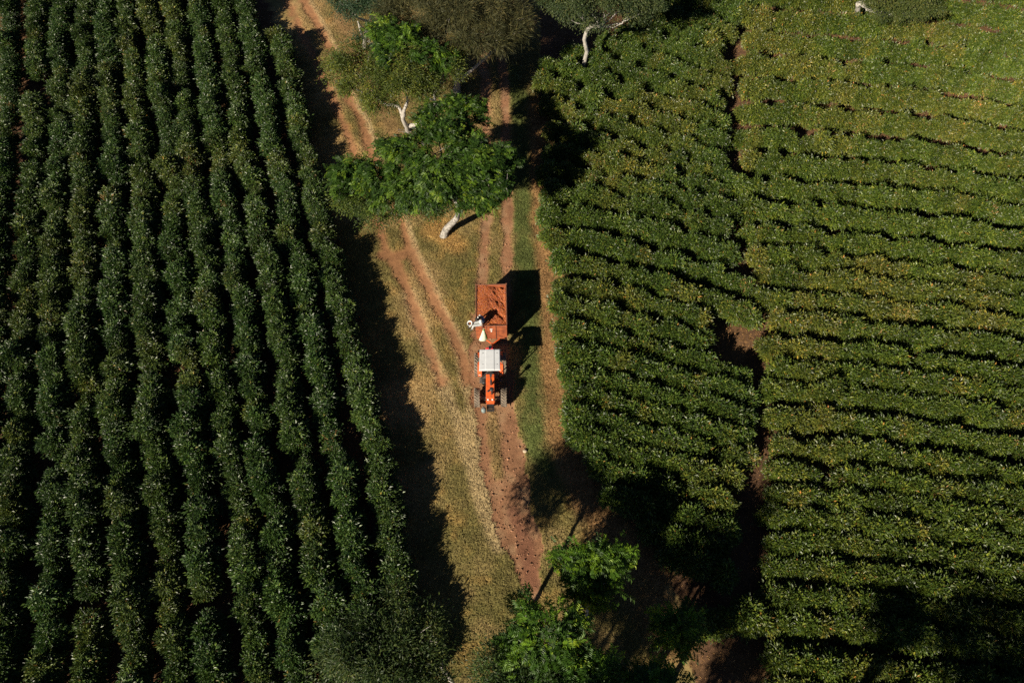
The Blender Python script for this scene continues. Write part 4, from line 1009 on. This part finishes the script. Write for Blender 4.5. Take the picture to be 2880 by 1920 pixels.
def person(label, J, shirt, trousers, extra=None, sleeve=1.0, hair_mat='hair', cat='person'):
    """J: joint name -> world position"""
    J = {k: np.asarray(v, float) for k, v in J.items()}
    org = J['pelvis'].copy()
    V, E, RR, ix = [], [], [], {}
    def add(n, p, r_, par=None):
        V.append(np.asarray(p, float)); RR.append(r_); ix[n] = len(V) - 1
        if par is not None: E.append((ix[par], ix[n]))
    f = nrm(J['face']); up = nrm(J['head'] - J['neck'])
    add('pelvis', J['pelvis'], .115); add('waist', J['pelvis'] * .55 + J['chest'] * .45, .105, 'pelvis'); add('chest', J['chest'], .115, 'waist'); add('neck', J['neck'], .055, 'chest')
    add('jaw', J['head'] - up * .06 + f * .02, .07, 'neck'); add('skull', J['head'] + up * .03, .088, 'jaw'); add('top', J['head'] + up * .09 - f * .01, .06, 'skull')
    add('nose', J['head'] - up * .01 + f * .115, .012, 'skull')
    sd = nrm(np.cross(f, up))
    for s in (-1, 1): add('ear%d' % s, J['head'] + sd * s * .095 - up * .005, .016, 'skull')
    for s in 'lr':
        add('sh' + s, J['sh' + s], .062, 'chest'); add('el' + s, J['el' + s], .044, 'sh' + s); add('wr' + s, J['wr' + s], .030, 'el' + s)
        h = J['hand' + s]; d = nrm(h - J['wr' + s]); add('palm' + s, J['wr' + s] + d * .06, (.038, .02), 'wr' + s)
        nrmv = nrm(J.get('palm_n' + s, np.array([0, 0, -1.]))); side = nrm(np.cross(d, nrmv))
        for k, (o_, ln) in enumerate(((-.03, .062), (-.010, .074), (.010, .07), (.03, .055))):
            b0 = J['wr' + s] + d * .095 + side * o_
            add('f%s%d' % (s, k), b0, .0105, 'palm' + s); add('g%s%d' % (s, k), b0 + d * ln * .55 + nrmv * .012, .009, 'f%s%d' % (s, k)); add('h%s%d' % (s, k), b0 + d * ln * .85 + nrmv * .04, .007, 'g%s%d' % (s, k))
        tb = J['wr' + s] + d * .045 - side * .045
        add('t' + s, tb, .011, 'palm' + s); add('u' + s, tb + d * .04 - side * .018 + nrmv * .015, .009, 't' + s)
    for s in 'lr':
        add('hip' + s, J['hip' + s], .088, 'pelvis'); add('kn' + s, J['kn' + s], .058, 'hip' + s); add('an' + s, J['an' + s], .038, 'kn' + s); add('toe' + s, J['toe' + s], .036, 'an' + s)
    body = skin_obj('person', V, E, RR, G['skin'], None, org); body.location = tuple(org)
    tag(body, label, cat)
    # clothing follows the body
    def cloth(name, names, edges, mat, grow):
        vs = [V[ix[n]] for n in names]; es = [(names.index(a), names.index(b_)) for a, b_ in edges]
        return skin_obj(name, vs, es, [np.max(RR[ix[n]]) * grow + .012 for n in names], mat, body, org)
    V.append(V[ix['elr']] * sleeve + V[ix['shr']] * (1 - sleeve)); RR.append(.05); ix['slr'] = len(V) - 1
    V.append(V[ix['ell']] * sleeve + V[ix['shl']] * (1 - sleeve)); RR.append(.05); ix['sll'] = len(V) - 1
    cloth('shirt', ['pelvis', 'waist', 'chest', 'shl', 'shr', 'sll', 'slr'], [('pelvis', 'waist'), ('waist', 'chest'), ('chest', 'shl'), ('chest', 'shr'), ('shl', 'sll'), ('shr', 'slr')], G[shirt], 1.30)
    cloth('trousers', ['pelvis', 'hipl', 'hipr', 'knl', 'knr', 'anl', 'anr'], [('pelvis', 'hipl'), ('pelvis', 'hipr'), ('hipl', 'knl'), ('hipr', 'knr'), ('knl', 'anl'), ('knr', 'anr')], G[trousers], 1.12)
    for s in 'lr':
        vs = [V[ix['an' + s]], V[ix['toe' + s]]]; skin_obj('shoe', vs, [(0, 1)], [.05, .046], G['black'], body, org)
    m = MB(); q = Vector(up).to_track_quat('Z', 'Y').to_matrix(); hp = J['head'] + up * .035 - f * .012 - org
    bmh = bmesh.new(); bmesh.ops.create_uvsphere(bmh, u_segments=18, v_segments=12, radius=.108)
    fl = q.inverted() @ Vector(f); bmesh.ops.delete(bmh, geom=[v for v in bmh.verts if v.co.z < -.045 + 1.1 * max(0, v.co.dot(fl) / fl.length)], context='VERTS')
    m.bm(bmh, Matrix.Translation(Vector(hp)) @ q.to_4x4()); m.build('hair' if hair_mat == 'hair' else 'cap', G[hair_mat], body, smooth=True)
    if extra: extra(body, org, J)
    return body

def P3(u, v, z): return gp(u, v, z)
J = dict(pelvis=P3(1357, 906, 2.15), chest=P3(1353.5, 898, 2.47), neck=P3(1346.5, 896.5, 2.62), head=P3(1341.5, 897.5, 2.69), face=(-1, -.45, -.6),
         shl=P3(1352, 906.5, 2.50), shr=P3(1349.5, 889.5, 2.52), ell=P3(1358.5, 911.5, 2.30), wrl=P3(1357.5, 917.5, 2.12), handl=P3(1356.5, 921, 2.06),
         elr=P3(1338.5, 899.5, 2.38), wrr=P3(1331.5, 906, 2.30), handr=P3(1328, 908.5, 2.27),
         hipl=P3(1353, 912.5, 2.14), hipr=P3(1353, 904, 2.14), knl=P3(1331.5, 915.5, 2.16), knr=P3(1329, 908.5, 2.18), anl=P3(1327.5, 926, 1.74), anr=P3(1321, 919, 1.76), toel=P3(1322.5, 929.5, 1.66), toer=P3(1316.5, 922, 1.68))
def blue_panel(body, org, J):
    # square blue cloth across the shoulders at the back of the shirt
    m = MB(); b = J['chest'] - org; a1 = nrm(J['shl'] - J['shr']); a2 = nrm(J['pelvis'] - J['neck']); nb = -nrm(np.cross(a1, a2)); 
    if nb @ np.array([1, .6, .4]) < 0: nb = -nb
    V, Q = [], []
    for i in range(6):
        for j in range(6):
            s, t = (i - 2.5) / 5 * .34, (j - 2.5) / 5 * .36
            V.append(b + a1 * s + a2 * (t - .02) + nb * (.165 - .8 * s * s - .5 * t * t))
    for i in range(5):
        for j in range(5): Q.append((i * 6 + j, i * 6 + j + 1, i * 6 + j + 7, i * 6 + j + 6))
    V2 = np.array(V) - nb * .03
    m.add(V, Q); m.add(V2, [q[::-1] for q in Q]); m.build('back_panel', G['blue_cloth'], body, smooth=True)
person('person in blue-backed white shirt and grey trousers seated on the trailer corner holding a hat', J, 'white_cloth', 'grey_cloth', blue_panel, .55)
h0 = P3(1321, 909, 2.29)
ht = tag(empty('hat', tuple(h0)), 'white round hat held upside down on the knees of the person on the trailer', 'hat')
ht.rotation_euler = (R(14), R(-12), 0)
m = MB(); m.lathe([(.165, .03), (.17, .022), (.165, .014), (.115, -.005), (.10, -.03), (.095, -.09), (.06, -.115), (0, -.12), ], 'z', (0, 0, 0), 28)
m.lathe([(.165, .031), (.118, .012), (.104, -.025), (.088, -.08), (0, -.10)], 'z', (0, 0, 0), 28); hh_ = m.build('brim', G['white_cloth'], ht, smooth=True)
m = MB(); m.lathe([(.100, -.016), (.097, -.03), (.083, -.075), (0, -.094)], 'z', (0, 0, 0), 24); m.build('lining', G['rustdark'], ht, smooth=True)

b0 = P3(1378.5, 974.5, 1.92)
def q3(dx, dy, z): return np.array([b0[0] + dx, b0[1] + dy, z])
J = dict(pelvis=q3(-.02, .02, 1.12), chest=q3(-.02, .06, 1.52), neck=q3(-.01, .03, 1.72), head=q3(0, -.02, 1.84), face=(0, -1, -.15),
         shl=q3(.17, .05, 1.60), shr=q3(-.21, .05, 1.60), ell=q3(.27, -.12, 1.38), elr=q3(-.30, -.12, 1.38), wrl=q3(.24, -.36, 1.38), wrr=q3(-.25, -.36, 1.38), handl=q3(.23, -.46, 1.4), handr=q3(-.24, -.46, 1.4),
         hipl=q3(.09, -.02, 1.06), hipr=q3(-.11, -.02, 1.06), knl=q3(.13, -.02, .82), knr=q3(-.14, -.04, .82), anl=q3(.13, .05, .52), anr=q3(-.13, .05, .52), toel=q3(.14, -.10, .48), toer=q3(-.14, -.10, .48))
J['anl'][2] = J['anr'][2] = .50
for s in 'lr': J['kn' + s][2] = .80
person('person in a red shirt and grey cap riding on the back of the orange tractor', J, 'red_cloth', 'navy_cloth', None, .5, 'cap')

# a pale stone lying at the right edge of the road
p = gp(1476, 1268, .05); bm = bmesh.new(); bmesh.ops.create_icosphere(bm, subdivisions=3, radius=.09)
for v in bm.verts: v.co = Vector((v.co.x * 1.3, v.co.y, v.co.z * .7)) * (1 + .25 * float(vnoise(np.array([v.co.x * 9]), np.array([v.co.y * 9 + v.co.z * 7]), 1.0, 77)[0]))
me = bpy.data.meshes.new('stone'); bm.to_mesh(me); bm.free(); me.materials.append(surf_mat('pale_stone', (.5, .4, .28), .9, .3, 6))
o = link('stone', me); o.location = (p[0], p[1], .05); tag(o, 'single pale stone on the grass at the right edge of the dirt road', 'stone')
